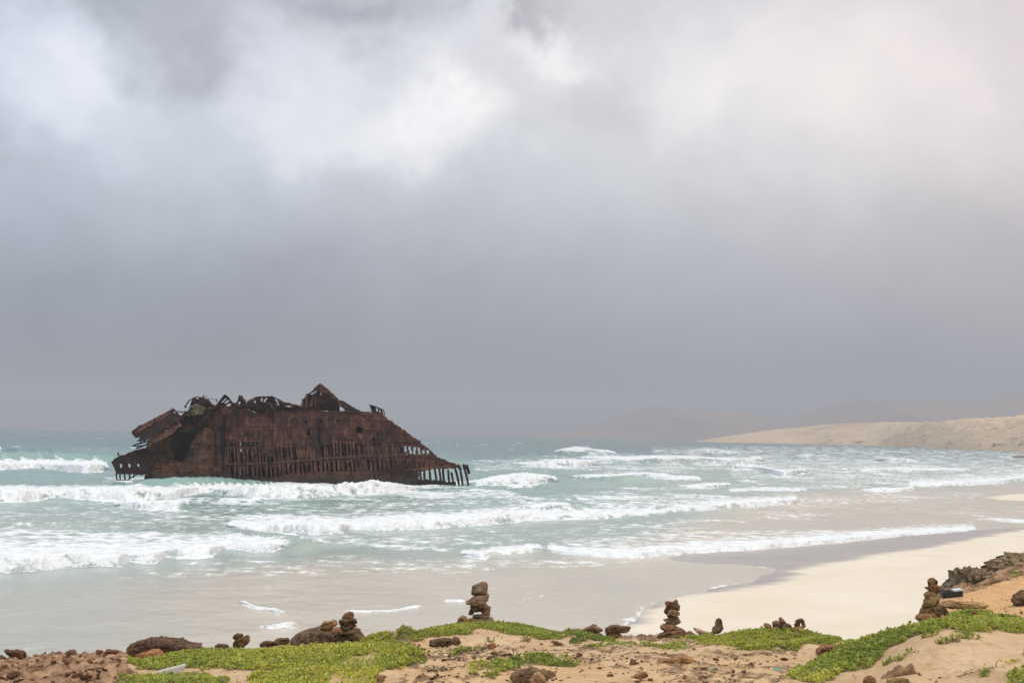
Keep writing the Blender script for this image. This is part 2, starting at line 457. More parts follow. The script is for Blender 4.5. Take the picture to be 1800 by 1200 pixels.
M_teal = mat_plain('teal_plastic', (0.05, 0.28, 0.22), (0.10, 0.40, 0.32), 0.5, 40)
M_straw = mat_plain('straw_stem', (0.22, 0.16, 0.08), (0.36, 0.27, 0.15), 0.9, 40)

# ------------------------------------------------------------------ shoreline (photo outlines laid on the water level)
LAND_PX = [(1090, 1400), (1090, 1160), (1105, 1100), (1130, 1073), (1160, 1058), (1200, 1045), (1240, 1038), (1280, 1029), (1315, 1023), (1345, 1013), (1364, 1005), (1366, 1000),
           (1350, 996), (1290, 991), (1240, 989), (1200, 987), (1165, 983), (1180, 977), (1260, 971), (1340, 966), (1400, 961), (1480, 954), (1560, 945),
           (1640, 938), (1720, 931.5), (1800, 925), (1900, 922), (2100, 918), (2600, 915), (2600, 1400)]
SPIT_PX = [(1712, 874), (1755, 870), (1800, 866), (1950, 861), (2600, 850), (2600, 890), (2000, 888), (1800, 881), (1750, 878)]
DRY_PX = [(1080, 1400), (1085, 1150), (1110, 1105), (1150, 1070), (1195, 1048), (1280, 1036), (1350, 1027), (1392, 1018), (1400, 1010), (1396, 1004), (1420, 999), (1470, 990), (1500, 985),
          (1560, 977), (1600, 971), (1660, 960), (1695, 955), (1720, 948), (1735, 944), (1800, 932), (1900, 927), (2100, 924), (2600, 921), (2600, 1400)]


def dens(p, n=6):
    p = np.asarray(p, float); o = []
    for k in range(len(p)):
        a, b = p[k], p[(k + 1) % len(p)]
        for q in range(n): o.append(a + (b - a) * q / n)
    return np.array(o)


LAND = on_plane(*dens(LAND_PX, 2).T)[:, :2]; SPIT = on_plane(*dens(SPIT_PX, 2).T)[:, :2]; DRY = on_plane(*dens(DRY_PX, 3).T)[:, :2]


def shore_sd(x, y):
    wob = 0.5 * fbm(xy0(x, y, 0.22), 4)
    return np.maximum(sdist(LAND, x, y), sdist(SPIT, x, y)) + wob * np.clip(y / 90, .4, 1.5)


# ------------------------------------------------------------------ beach
def build_beach():
    pxs = np.arange(-500, 2640, 5.0); pxs = np.sort(np.concatenate([pxs, np.arange(1090, 1900, 5.0) + 2.5]))
    off = np.concatenate([np.arange(45, 90, 1.5), np.arange(90, 330, 0.8), np.arange(330, 700, 5.0)])
    PX, OF = np.meshgrid(pxs, off); P = on_plane(PX, eye(PX) + OF)
    x, y = P[..., 0], P[..., 1]
    sd = shore_sd(x, y)
    z = np.where(sd > 0, 0.022 * sd, 0.035 * sd); z = np.clip(z, -0.8, 0.4)
    z = np.where(z > 0.3, 0.3 + 0.1 * sstep(0.3, 0.4, z), z) + 0.006 * fbm(xy0(x, y, 0.8), 3)
    P[..., 2] = z
    d2 = np.maximum(sdist(DRY, x, y), sdist(SPIT, x, y) - 0.8) + (0.9 * fbm(np.stack([x * .10, y * .45, 0 * x], -1), 5, .6)) * np.clip(y / 90, .5, 1.5)
    wet = 1 - sstep(-1.0, 0.8, d2)
    o = mesh('beach', P, grid_faces(*PX.shape), M_beach, attrs={'wet': wet}); tag(o, kind='structure')


build_beach()

# ------------------------------------------------------------------ surf: foot line in the photo, height of the white front, trailing foam
# (points (x, y of foot, height), trail px, strength)
W = [
    ([(-80, 806, 8), (-30, 806, 22), (0, 806, 20), (9, 805, 8)], 3, 1),
    ([(-330, 830, 8), (-200, 824, 14), (0, 825, 13), (60, 822, 9), (100, 825, 12), (150, 831, 18), (178, 829, 15), (196, 826, 6)], 6, 1),
    ([(-400, 884, 20), (0, 884, 26), (40, 883, 24), (60, 880, 20), (100, 876, 16), (180, 880, 21), (240, 881, 22), (300, 876, 16), (340, 868, 11), (370, 866, 10), (400, 870, 14), (450, 875, 22),
      (510, 875, 26), (560, 872, 22), (650, 870, 27), (668, 869, 26), (700, 866, 16), (730, 862, 8), (745, 861, 3)], 8, 1),
    ([(200, 888, 3), (230, 894, 12), (270, 898, 17), (330, 897, 18), (337, 896, 8)], 2, 1),
    ([(378, 881, 2), (400, 883, 6), (430, 884, 7), (458, 884, 8), (464, 884, 2)], 2, .8),
    ([(398, 922, 3), (412, 934, 12), (440, 941, 18), (478, 938, 16), (492, 930, 10), (505, 934, 14), (545, 940, 20), (600, 939, 21), (613, 930, 10), (640, 930, 14), (680, 932, 18), (760, 929, 18),
      (800, 926, 17), (880, 920, 16), (940, 914, 14), (1000, 914, 10), (1060, 911, 8), (1110, 908, 7), (1150, 906, 5), (1162, 906, 2)], 18, 1),
    ([(905, 892, 2), (940, 894, 7), (975, 893, 10), (1000, 894, 7), (1012, 894, 2)], 3, .7),
    ([(-400, 1012, 30), (0, 1006, 28), (50, 1005, 27), (100, 1000, 26), (160, 995, 24), (213, 996, 24), (222, 986, 14), (250, 990, 18), (274, 991, 19), (286, 980, 13), (340, 983, 19), (374, 980, 19),
      (386, 966, 8), (408, 965, 10), (445, 970, 15), (480, 970, 14), (498, 962, 8), (505, 960, 2)], 34, 1),
    ([(470, 950, 2), (495, 950, 9), (515, 948, 10), (528, 946, 4)], 3, .8),
    ([(804, 974, 2), (830, 981, 9), (853, 984, 11), (866, 974, 8), (900, 973, 9), (945, 968, 7), (960, 966, 3)], 8, 1),
    ([(955, 966, 3), (985, 972, 5), (1040, 977, 8), (1090, 980, 10), (1130, 980, 11), (1160, 976, 11), (1200, 973, 11), (1260, 969, 10), (1340, 964, 9), (1400, 959, 9), (1480, 952, 8), (1560, 943.5, 6), (1640, 936.5, 3), (1720, 930.5, 1)], 14, 1),
    ([(1140, 907, 2), (1180, 899, 4), (1240, 896, 8), (1300, 892, 10), (1350, 888, 10), (1385, 886, 9), (1408, 882, 4)], 12, .85),
    ([(815, 853, 4), (850, 853, 10), (885, 852, 16), (920, 852, 20), (950, 850, 15), (972, 847, 9), (984, 845, 2)], 3, 1),
    ([(885, 858, 2), (920, 857, 5), (945, 857, 7), (952, 857, 2)], 1, .8),
    ([(1000, 839, 2), (1030, 842, 7), (1062, 843, 8), (1084, 842, 8), (1092, 838, 5), (1110, 841, 9), (1140, 845, 14), (1190, 846, 9), (1228, 847, 7), (1238, 846, 2)], 3, 1),
    ([(905, 818, 3), (940, 820, 8), (975, 822, 14), (1005, 822, 15), (1035, 820, 11), (1055, 818, 3)], 3, .8),
    ([(1015, 806, 2), (1050, 809, 6), (1100, 810, 6), (1165, 810, 8), (1205, 809, 6), (1235, 808, 4), (1246, 813, 7), (1270, 817, 11), (1292, 818, 12), (1302, 813, 6), (1338, 811, 7), (1345, 809, 2)], 4, 1),
    ([(968, 797, 2), (990, 797, 8), (1012, 796, 11), (1032, 796, 9), (1045, 798, 8), (1070, 799, 7), (1088, 799, 2)], 2, .9),
    ([(1280, 820, 2), (1300, 824, 6), (1330, 826, 7), (1343, 829, 7), (1358, 835, 10), (1386, 838, 11), (1394, 834, 7), (1416, 832, 8), (1422, 830, 2)], 4, .95),
    ([(1473, 827, 2), (1485, 829, 6), (1497, 828, 2)], 1, .9),
    ([(1505, 827, 2), (1540, 828, 5), (1580, 827, 5), (1640, 827, 4), (1700, 828, 4), (1712, 828, 1)], 4, .7),
    ([(1535, 808, 1), (1560, 811, 8), (1600, 812, 5), (1625, 812, 1)], 3, .55),
    ([(1190, 857, 2), (1215, 858, 6), (1250, 858, 8), (1280, 855, 6), (1290, 854, 1)], 2, .9),
    ([(1275, 862, 1), (1330, 862, 3), (1400, 863, 3), (1425, 863, 1)], 6, .7),
    ([(1510, 862, 1), (1540, 863, 4), (1570, 864, 5), (1608, 860, 3), (1612, 860, 1)], 3, .9),
    ([(1590, 853, 1), (1650, 854, 5), (1700, 853, 6), (1760, 849, 5), (1800, 843, 5), (1900, 838, 5), (2200, 832, 5)], 16, .8),
    ([(1180, 800, 1), (1240, 795, 8), (1290, 797, 5), (1330, 798, 2)], 3, .5),
    ([(1390, 803, 1), (1420, 804, 6), (1445, 803, 1)], 2, .6),
    ([(418, 1057, 1), (432, 1066, 9), (448, 1072, 6), (475, 1074, 4), (490, 1080, 8), (504, 1081, 5), (508, 1080, 1)], 2, .85),
    ([(448, 1101, 1), (475, 1105, 7), (505, 1104, 10), (522, 1103, 9), (528, 1102, 2)], 1, .95),
    ([(600, 1075, 1), (620, 1077, 5), (640, 1077, 4), (690, 1075, 3), (735, 1068, 4), (747, 1067, 1)], 1, .7),
    ([(322, 846, 1), (338, 847, 6), (356, 848, 5), (372, 849, 1)], 2, .7), ([(690, 852, 1), (720, 852, 5), (760, 851, 4), (800, 850, 5), (826, 851, 1)], 2, .6), ([(192, 846, 1), (215, 848, 5), (246, 847, 1)], 1, .55),
    ([(775, 1056, 1), (795, 1058, 5), (815, 1058, 5), (822, 1056, 1)], 1, .85),
    ([(915, 1053, 1), (940, 1050, 1.6), (965, 1045, 1)], 1, .5),
]
SWELL = [  # unbroken swells: foot line, height px
    ([(-300, 814, 8), (0, 812, 17), (80, 812, 19), (190, 812, 14), (260, 812, 6)], 9),
    ([(215, 854, 1), (260, 855, 13), (330, 855, 17), (400, 853, 13), (450, 852, 9), (500, 850, 1)], 5),
    ([(370, 925, 1), (440, 940, 10), (560, 952, 6), (620, 950, 1)], 6),
    ([(500, 966, 1), (530, 962, 12), (570, 958, 7), (640, 958, 1)], 4),
    ([(1000, 842, 2), (1100, 847, 12), (1160, 848, 8), (1240, 847, 2)], 5),
    ([(1000, 812, 2), (1200, 814, 10), (1300, 819, 8), (1340, 814, 2)], 5),
    ([(930, 893, 1), (980, 898, 11), (1010, 897, 8), (1040, 896, 1)], 4),
    ([(-300, 796, 4), (0, 795, 8), (160, 795, 6), (230, 795, 2)], 9), ([(830, 800, 2), (1000, 800, 9), (1100, 801, 5), (1250, 799, 4)], 8),
    ([(-400, 925, 6), (0, 924, 7), (150, 925, 8), (250, 930, 2)], 6),
]
STREAK = [  # flat patches of foam: outline, amount
    ([(-400, 935), (0, 930), (150, 928), (420, 942), (520, 945), (500, 962), (380, 968), (260, 985), (-400, 1000)], .42),
    ([(-400, 952), (0, 950), (200, 948), (500, 950), (500, 962), (380, 966), (260, 982), (-400, 1000)], .20),
    ([(-400, 915), (60, 913), (130, 915), (200, 924), (120, 926), (-400, 924)], .36),
    ([(700, 856), (800, 860), (900, 863), (950, 878), (860, 884), (740, 878), (690, 868)], .40),
    ([(540, 952), (650, 953), (800, 962), (960, 958), (960, 966), (800, 972), (640, 962)], .42),
    ([(400, 905), (450, 898), (560, 905), (690, 905), (690, 918), (480, 926)], .36),
    ([(690, 896), (1000, 884), (1100, 890), (1000, 905), (690, 918)], .22),
    ([(1000, 870), (1200, 866), (1390, 873), (1400, 885), (1200, 893), (1040, 895)], .36),
    ([(960, 945), (1150, 935), (1400, 928), (1560, 934), (1640, 932), (1560, 944), (1400, 959), (1160, 976), (1040, 976)], .25),
    ([(1080, 958), (1200, 945), (1420, 937), (1560, 934), (1640, 933), (1560, 944), (1400, 960), (1160, 976), (1090, 980)], .34),
    ([(1590, 894), (1680, 897), (1780, 908), (1900, 925), (1900, 932), (1780, 917), (1680, 905), (1600, 900)], .42),
    ([(1240, 790), (1420, 782), (1800, 790), (2300, 800), (2300, 836), (1800, 845), (1640, 856), (1440, 862), (1300, 850)], .22),
    ([(1500, 836), (1640, 830), (1800, 828), (2200, 822), (2200, 838), (1800, 846), (1640, 856), (1500, 858)], .20),
    ([(1140, 786), (1300, 782), (1450, 786), (1300, 806), (1150, 802)], .20),
    ([(200, 868), (380, 872), (700, 872), (760, 880), (500, 885), (380, 890), (200, 886)], .22),
    ([(820, 812), (1000, 800), (1240, 800), (1340, 812), (1240, 830), (1000, 830), (840, 826)], .20),
    ([(680, 846), (760, 845), (830, 846), (840, 856), (760, 860), (690, 858)], .34), ([(185, 838), (260, 836), (270, 844), (230, 850), (180, 848)], .30),
    ([(-400, 880), (300, 884), (700, 880), (1000, 872), (900, 905), (640, 915), (380, 935), (-400, 950)], .09), ([(500, 940), (900, 930), (1200, 912), (1400, 895), (1500, 900), (1300, 925), (1000, 950), (700, 965), (540, 960)], .12), ([(300, 985), (700, 975), (1000, 982), (1160, 984), (1000, 1000), (600, 1010), (200, 1020)], .07), ([(1300, 870), (1500, 864), (1760, 862), (1700, 880), (1400, 895)], .10),
    ([(560, 880), (900, 872), (1200, 850), (1340, 850), (1200, 868), (900, 890), (600, 896)], .16),
]
SAND_B = [(-500, 1045), (0, 1030), (150, 1018), (300, 1008), (420, 996), (550, 985), (800, 985), (1000, 975), (1120, 955), (1250, 905), (1330, 880), (1420, 864), (1600, 858), (1800, 848), (2300, 838)]
DEEP = np.array([0.030, 0.120, 0.128]); MID = np.array([0.165, 0.285, 0.255]); SHAL = np.array([0.275, 0.34, 0.295]); SANDW = np.array([0.46, 0.415, 0.325]); SANDG = np.array([0.36, 0.355, 0.29])


def lerp(a, b, t): return a + (b - a) * t[..., None]


def water_colour(px, py, x, y):
    off = py - eye(px)
    n = fbm(np.stack([x * .03, y * .012, 0 * x], -1), 4)
    c = lerp(DEEP, MID, sstep(16, 66, off + 14 * n))
    c = lerp(c, SHAL, sstep(85, 190, off + 20 * n))
    right = sstep(820, 1300, px)
    c = lerp(c, SHAL * np.array([1.25, 1.18, 1.2]), right * 0.7 * sstep(20, 45, off))
    b = np.interp(px, *np.array(SAND_B).T)
    wdt = np.interp(px, [0, 600, 1300, 1800], [34, 22, 22, 10])
    s = sstep(-1, 1, (py - b + 7 * n) / wdt)
    sandc = lerp(SANDG, SANDW, sstep(0, 500, px + 60 * n))
    return lerp(c, sandc, s)


def build_sea():
    pxs = np.arange(-420, 2330, 2.5)
    off = np.concatenate([np.arange(2.6, 120, 0.5), np.arange(120, 260, 0.8), np.arange(260, 430, 1.7)])
    PX, OF = np.meshgrid(pxs, off); PY = eye(PX) + OF
    P = on_plane(PX, PY); x, y = P[..., 0], P[..., 1]
    D = y
    sd = shore_sd(x, y)
    calm = sstep(0, 25, -sd)
    px2m = D / FPX; row2m = D * D / (ZC * FPX)
    far = sstep(30, 200, OF)
    z = (0.28 * (1 - far) + 0.05) * fbm(np.stack([x * .09, y * .16, 0 * x], -1), 4) + (0.16 * (1 - far) + 0.02) * fbm(xy0(x, y, .45), 3)
    foam = np.zeros_like(x)
    n = fbm(np.stack([x * .10, y * .12, 0 * x + 3], -1), 4); n2 = lerp(fbm(xy0(x, y, 0.13), 4, .55)[..., None], fbm(xy0(x, y, 0.5), 4, .6)[..., None], sstep(60, 130, OF))[..., 0]; n3 = lerp(ridged(np.stack([x * .06, y * .10, 0 * x + 9], -1), 3)[..., None], ridged(np.stack([x * .2, y * .30, 0 * x + 9], -1), 4)[..., None], sstep(60, 130, OF))[..., 0]; zsw = np.zeros_like(x)
    for pts, back in SWELL:
        a = np.array(pts, float); foot = np.interp(PX, a[:, 0], a[:, 1]); H = np.interp(PX, a[:, 0], a[:, 2], 0, 0)
        Df = ZC * FPX / (foot - eye(PX)); s = D - Df; Hm = H * Df / FPX
        sw = np.where(s < 0, 0, np.where(s < 2.2 * Hm + .01, sstep(0, 1, s / (2.2 * Hm + .01)), np.exp(-np.clip((s - 2.2 * Hm) / (back * Hm + .01), 0, 40)))); z = z + Hm * sw; zsw = np.maximum(zsw, sw * sstep(.15, .5, Hm))
    for pts, trail, st in W:
        a = np.array(pts, float); foot = np.interp(PX, a[:, 0], a[:, 1]); H = np.interp(PX, a[:, 0], a[:, 2], 0, 0)
        ok = (PX > a[0, 0]) & (PX < a[-1, 0])
        s = (foot - PY); tt = H + trail
        endf = sstep(a[0, 0], a[0, 0] + 12, PX) * (1 - sstep(a[-1, 0] - 12, a[-1, 0], PX))
        f = np.where(s > -0.6, np.clip(1.05 - 0.85 * np.clip((s - H) / (trail + .1), 0, 3), 0, 1), 0) * st * endf
        f = f * (1 - 0.55 * sstep(H, H + trail, s) * sstep(-.2, .5, n2)) * (1 - .95 * sstep(.08, .35, zsw))
        foam = np.maximum(foam, np.where(ok, f, 0))
    for poly, amt in STREAK:
        d = sdist(np.array(poly, float), PX, PY)
        m_ = sstep(-4, 6, d + 5 * n)
        foam = np.maximum(foam, m_ * np.clip(amt + 0.26 * n3 * 0.7 + 0.30 * n2 + .18 * n, 0, 1) * 1.0)
    # whitecaps out at sea
    wc = fbm(np.stack([x * .045, y * .03, 0 * x + 5], -1), 5, .6)
    cap = sstep(0.80, 1.0, wc) * (1 - sstep(50, 75, OF)) * sstep(6, 12, OF)
    foam = np.maximum(foam, cap * .8)
    # thin lace at the edge of the swash and faint lines on the shallows
    near = sd + 0.35 * n2
    foam = np.maximum(foam, 0.62 * np.exp(-((near + 0.2) / 0.17) ** 2) * sstep(60, 110, OF) * sstep(-.9, .3, n + .3 * n2))
    shallow = sstep(190, 230, OF + 60 * sstep(1150, 1300, PX))
    foam = np.maximum(foam, shallow * sstep(1.15, 1.5, ridged(np.stack([x * .05, y * .22, 0 * x], -1), 4) + .2 * n2) * 0.17)
    z = z * calm
    z = z + (0.06 + .08 * n2) * foam * calm
    z = np.where(OF < 9, z * .3, z)
    P[..., 2] = z
    c = water_colour(PX, PY, x, y)
    sdq = sd[:-1, :-1]
    keep = (sdq < 4.0)
    o = mesh('sea', P, grid_faces(*PX.shape, keep), M_water, attrs={'foam': foam}, colattr={'watercol': c}); tag(o, kind='structure')


build_sea()


def build_surf():
    parts = []; foams = []; cols = []
    nf, nb = 16, 10
    for wi, (pts, trail, st) in enumerate(W):
        a = np.array(pts, float)
        if a[:, 2].max() < 4.5: continue
        px = np.arange(a[0, 0], a[-1, 0], 1.4)
        foot = np.interp(px, a[:, 0], a[:, 1]); H = np.interp(px, a[:, 0], a[:, 2])
        k = 7; ker = np.ones(2 * k + 1) / (2 * k + 1)
        foot = np.convolve(np.pad(foot, k, 'edge'), ker, 'valid'); H = np.convolve(np.pad(H, k, 'edge'), ker, 'valid')
        q = np.stack([px / 26, 0 * px + wi * 7.7, 0 * px], -1)
        foot = foot + fbm(q * np.array([.33, 1, 1]), 3, .45) * np.clip(H * .10, .2, 1.8)
        H = H * (1 + 0.24 * fbm(q * .55 + 31, 2, .5)) * 0.80
        base = on_plane(px, foot); D = base[:, 1]; Hm = np.maximum(H * D / FPX, 0.03)
        dirv = base[:, :2] / np.linalg.norm(base[:, :2], axis=1)[:, None]
        th = np.linspace(0, np.pi / 2, nf); tq = th / (np.pi / 2); ql = np.linspace(0, 1, nb + 1)[1:]
        s = np.concatenate([1.9 * tq, 1.9 + 3.2 * ql]); zz = np.concatenate([-.08 + 1.08 * np.sin(th) ** 1.15, 1 - ql * ql * (3 - 2 * ql) * 1.12])
        nrm_s = np.concatenate([-.75 + .5 * tq, 0 * ql]); nrm_z = np.concatenate([.6 + .4 * tq, 0 * ql + 1])
        S = s[:, None] * Hm; Z = zz[:, None] * Hm
        V = np.empty((len(s), len(px), 3))
        V[..., :2] = base[None, :, :2] + S[..., None] * dirv[None]; V[..., 2] = Z
        sc = 1.0 / np.maximum(Hm, .5)
        lump = 0.28 * fbm(V * np.array([.8, .7, 2.4]) * (0.55 * sc)[None, :, None], 3, .5) * Hm + 0.16 * np.abs(fbm(V * np.array([1.2, 1.2, 2.6]) * (1.1 * sc)[None, :, None], 3, .5)) * Hm
        lump = lump * np.clip(np.concatenate([np.linspace(.5, 1, nf), 1 - .8 * ql]), 0, 1)[:, None]
        V[..., :2] += (lump * nrm_s[:, None])[..., None] * dirv[None]; V[..., 2] += lump * nrm_z[:, None] * np.concatenate([.9 - .5 * tq, .4 + 0 * ql])[:, None]
        f = np.concatenate([.74 + .2 * np.linspace(0, 1, nf), .9 - 0.75 * ql])[:, None] * np.ones(len(px)) * (0.62 + .38 * st)
        e = np.minimum(px - px[0], px[-1] - px); f = f * (0.15 + .85 * sstep(0, 26, e)) * (1 + .35 * fbm(q * np.array([.8, 1, 1]) + 77, 3, .5))[None]; V[..., 2] -= (1 - sstep(0, 16, e))[None] * Hm[None] * .5
        f = f + 0.34 * fbm(V * np.array([.5, .7, 1.6]) * .9, 4, .6) * (1.3 - st * .5)
        tongue = sstep(.0, .35, np.linspace(0, 1, nf))[:, None]
        f[:nf] = f[:nf] * (tongue + (1 - tongue) * (.45 + .55 * sstep(-.5, .1, fbm(np.stack([px / 9, 0 * px + wi, 0 * px], -1), 3)))[None])
        PYv = np.broadcast_to(foot, f.shape); PXv = np.broadcast_to(px, f.shape)
        parts.append((V.reshape(-1, 3), grid_faces(*f.shape))); foams.append(np.clip(f, 0, 1).ravel())
        cols.append(water_colour(PXv, PYv, V[..., 0], V[..., 1]).reshape(-1, 3) * .92)
    V, F = join_vf(parts)
    o = mesh('breaking_surf', V, F[:, ::-1], M_water, attrs={'foam': np.concatenate(foams)}, colattr={'watercol': np.concatenate(cols)})
    tag(o, 'white rows of breaking surf rolling in across the bay', 'surf', kind='stuff')


build_surf()


# ------------------------------------------------------------------ far land
def build_land(name, base, top, depth, mat, nr=60, amp=0.25, nsc=0.004, fixedD=None, rockfun=None, ridge_at=.45):
    base = np.array(base, float) if base else None; top = np.array(top, float)
    px = np.arange(top[0, 0], top[-1, 0], 3.0); tp = np.interp(px, top[:, 0], top[:, 1])
    if fixedD is None:
        D0 = ZC * FPX / np.maximum(np.interp(px, base[:, 0], base[:, 1]) - eye(px), 3.6)
        D0 = np.convolve(np.pad(D0, 12, 'edge'), np.ones(25) / 25, 'valid')
    else: D0 = np.interp(px, *np.array(fixedD, float).T)
    q = np.linspace(0, 1, nr)
    D = D0[None] * (1 + depth * q[:, None])
    Dr = D0 * (1 + depth * ridge_at)
    Ht = ZC + (eye(px) - tp) * Dr / FPX
    prof = np.where(q < ridge_at, np.sin(np.clip(q / ridge_at, 0, 1) * np.pi / 2) ** 0.9, 1 - 0.35 * sstep(ridge_at, 1, q))
    X = (px[None] - 900) / FPX * D
    n = ridged(np.stack([X * nsc, D * nsc * .6, 0 * X], -1), 6, .55)
    Z = Ht[None] * prof[:, None] * (1 + amp * 0.35 * (n - .4) * (1 - np.exp(-((q - ridge_at) / .12) ** 2)[:, None] * .75)) - 0.6
    V = np.stack([X, D, Z], -1)
    rk = np.ones_like(X) * .25 if rockfun is None else rockfun(px[None] + 0 * X, q[:, None] + 0 * X)
    return tag(mesh(name, V, grid_faces(*X.shape), mat, attrs={'rocky': rk}), kind='structure')


build_land('sand_hills', [(1225, 776.2), (1300, 777.6), (1400, 779.4), (1550, 783), (1640, 787), (1700, 790), (1800, 794), (2000, 803), (2300, 816), (2700, 830)],
           [(1225, 775), (1290, 765), (1360, 756), (1450, 748.5), (1500, 746), (1560, 743.5), (1600, 744), (1650, 743), (1690, 739), (1720, 737), (1760, 736), (1800, 732), (2000, 722), (2300, 705), (2700, 700)],
           0.5, M_sandhill, 120, 0.34, 0.018, rockfun=lambda p, q: np.clip(1.3 - q * 6, 0.12, 1))
build_land('mountain_ridge', None, [(640, 767), (760, 765), (900, 764), (1000, 762), (1035, 752), (1060, 744), (1090, 735), (1120, 724), (1140, 717), (1155, 714), (1172, 717), (1200, 723), (1240, 726), (1300, 729), (1350, 733), (1400, 739), (1440, 746), (1500, 752), (1600, 760)],
           0.3, M_mount, 50, 0.5, 0.0016, fixedD=[(600, 7200), (1600, 7000)])
build_land('mountain_range', None, [(1280, 768), (1330, 752), (1380, 739), (1430, 724), (1480, 711), (1520, 707), (1570, 707), (1640, 709), (1700, 709), (1760, 706), (1800, 703), (2000, 700), (2400, 712), (2800, 725)],
           0.3, M_mount, 50, 0.5, 0.0016, fixedD=[(1280, 6600), (1800, 6000), (2800, 5200)])

# ------------------------------------------------------------------ the wreck
YS = 217.0
wreck = empty('shipwreck', at_y(510, 852, YS))
tag(wreck, 'huge rust brown wreck of a ship broken apart and stranded in the surf', 'shipwreck')
WINV = wreck.matrix_world.inverted()


def wmesh(name, V, F, mat, parent=wreck, smooth=False, **k):
    loc = np.array(wreck.location)
    return mesh(name, V - loc, F, mat, parent, smooth=smooth, **k)


def sheet(name, poly, mat, depth=0.0, holes=(), cell=1.4, thick=0.12, rag=1.6, warp=0.12, skip=None, parent=wreck):
    """a plate in the outline poly (photo px at the wreck's distance), with holes, a depth in metres and a thickness"""
    poly = np.array(poly, float); x0, y0 = poly.min(0) - 2; x1, y1 = poly.max(0) + 2
    gx = np.arange(x0, x1 + cell, cell); gy = np.arange(y0, y1 + cell, cell); PX, PY = np.meshgrid(gx, gy)
    cx = (PX[:-1, :-1] + cell / 2); cy = (PY[:-1, :-1] + cell / 2)
    seed = len(bpy.data.objects) * 3.1
    jx = rag * fbm(np.stack([cx / 9, cy / 9, 0 * cx + seed], -1), 3, .7); jy = rag * fbm(np.stack([cx / 9, cy / 9, 0 * cx + seed + 50], -1), 3, .7)
    keep = inside(poly, cx + jx, cy + jy)
    for h in holes:
        keep &= ~inside(np.array(h, float), cx + jx * .55, cy + jy * .55)
    if skip is not None: keep &= ~skip(cx + jx * .5, cy + jy * .5)
    d = depth(PX, PY) if callable(depth) else depth + 0 * PX
    d = d + warp * fbm(np.stack([PX / 22, PY / 22, 0 * PX + seed], -1), 4, .55)
    F = grid_faces(*PX.shape, keep); n = PX.size
    P = at_y(PX, PY, YS); P2 = P.copy(); P[..., 1] += d; P2[..., 1] += d + thick
    # rim along every open edge
    e = np.concatenate([F[:, [0, 1]], F[:, [1, 2]], F[:, [2, 3]], F[:, [3, 0]]]); key = np.sort(e, 1)
    kk = key[:, 0].astype(np.int64) * n + key[:, 1]; u, idx, ct = np.unique(kk, return_index=True, return_counts=True)
    b = e[idx[ct == 1]]
    rim = np.stack([b[:, 1], b[:, 0], b[:, 0] + n, b[:, 1] + n], -1)
    FF = np.concatenate([F, F[:, ::-1] + n, rim]); VV = np.concatenate([P.reshape(-1, 3), P2.reshape(-1, 3)])
    used = np.unique(FF); mp = np.full(2 * n, -1); mp[used] = np.arange(len(used))
    return wmesh(name, VV[used], mp[FF], mat, parent)


def wp(x, y, d=0.0):
    p = at_y(np.array(x, float), np.array(y, float), YS); p[..., 1] += d; return p


def beams(name, lst, mat=None, parent=wreck):
    """lst of (x0,y0,d0,x1,y1,d1,width px) joined into one part"""
    vf = [beam_vf(wp(a, b, c), wp(d, e, f), w_ * .1, w_ * .1) for a, b, c, d, e, f, w_ in lst]
    V, F = join_vf(vf); return wmesh(name, V, F, mat or M_rust_dark, parent)


def hull_depth(px, py):
    lean = np.clip(850 - py, 0, 140) * 0.1 * 0.16
    taper = np.clip((px - 600) / 220, 0, 1) ** 2 * 5.0 + np.clip((420 - px) / 60, 0, 1) ** 2 * 1.2
    strake = 0.05 * (np.mod(py, 26) < 1.5)
    return lean + taper - strake


FR = np.arange(386, 824, 8.0)                       # frame positions


def slots(x0, x1, ytop, ybot, frac=.62, slope=.0, keepout=()):
    """openings between the frames"""
    hs = []
    for k, f in enumerate(FR):
        if f < x0 or f + 8 > x1 or any(a <= f <= b for a, b in keepout): continue
        r = random.random; lean = 0.055
        yt = ytop(f) + r() * 2.5; yb = ybot(f) - r() * 2.5
        w_ = 8 * frac * (0.85 + .25 * r()); c = f + 4
        hs.append([(c - w_ / 2, yt), (c + w_ / 2, yt), (c + w_ / 2 + (yb - yt) * lean * 2, yb), (c - w_ / 2 + (yb - yt) * lean * 2, yb)])
    return hs


A = lambda *p: (lambda x: float(np.interp(x, *np.array(p, float).T)))
holes = []
holes += slots(380, 456, A((380, 773)), A((380, 785)), .8)
holes += slots(388, 460, A((380, 789)), A((380, 814)), .74)
holes += [[(462, 800), (480, 803), (480, 812), (462, 813)]]
holes += slots(476, 522, A((470, 786), (520, 784)), A((470, 811), (520, 808)), .8, keepout=((492, 497),))
holes += slots(528, 556, A((520, 786)), A((520, 805)), .35)
holes += slots(560, 648, A((560, 782), (580, 778), (648, 777)), A((560, 804), (648, 799)), .8)
holes += slots(648, 756, A((640, 778), (690, 779), (756, 793)), A((640, 798), (756, 799)), .55)
holes += slots(394, 500, A((390, 819)), A((390, 840)), .55)
holes += slots(498, 640, A((500, 815), (640, 806)), A((500, 834), (640, 828)), .42)
holes += slots(640, 705, A((640, 806), (705, 808)), A((640, 826), (705, 830)), .40)
holes += slots(650, 700, A((640, 758), (700, 762)), A((640, 772), (700, 773)), .22)
for (a, b, c, d) in ((411, 744, 415, 748), (533, 740, 537, 745), (561, 738, 564, 743), (589, 736, 592, 741), (537, 754, 542, 764), (625, 750, 635, 760), (613, 770, 617, 775), (652, 768, 656, 773), (475, 741, 477, 743)):
    holes.append([(a, b), (c, b), (c, d), (a, d)])
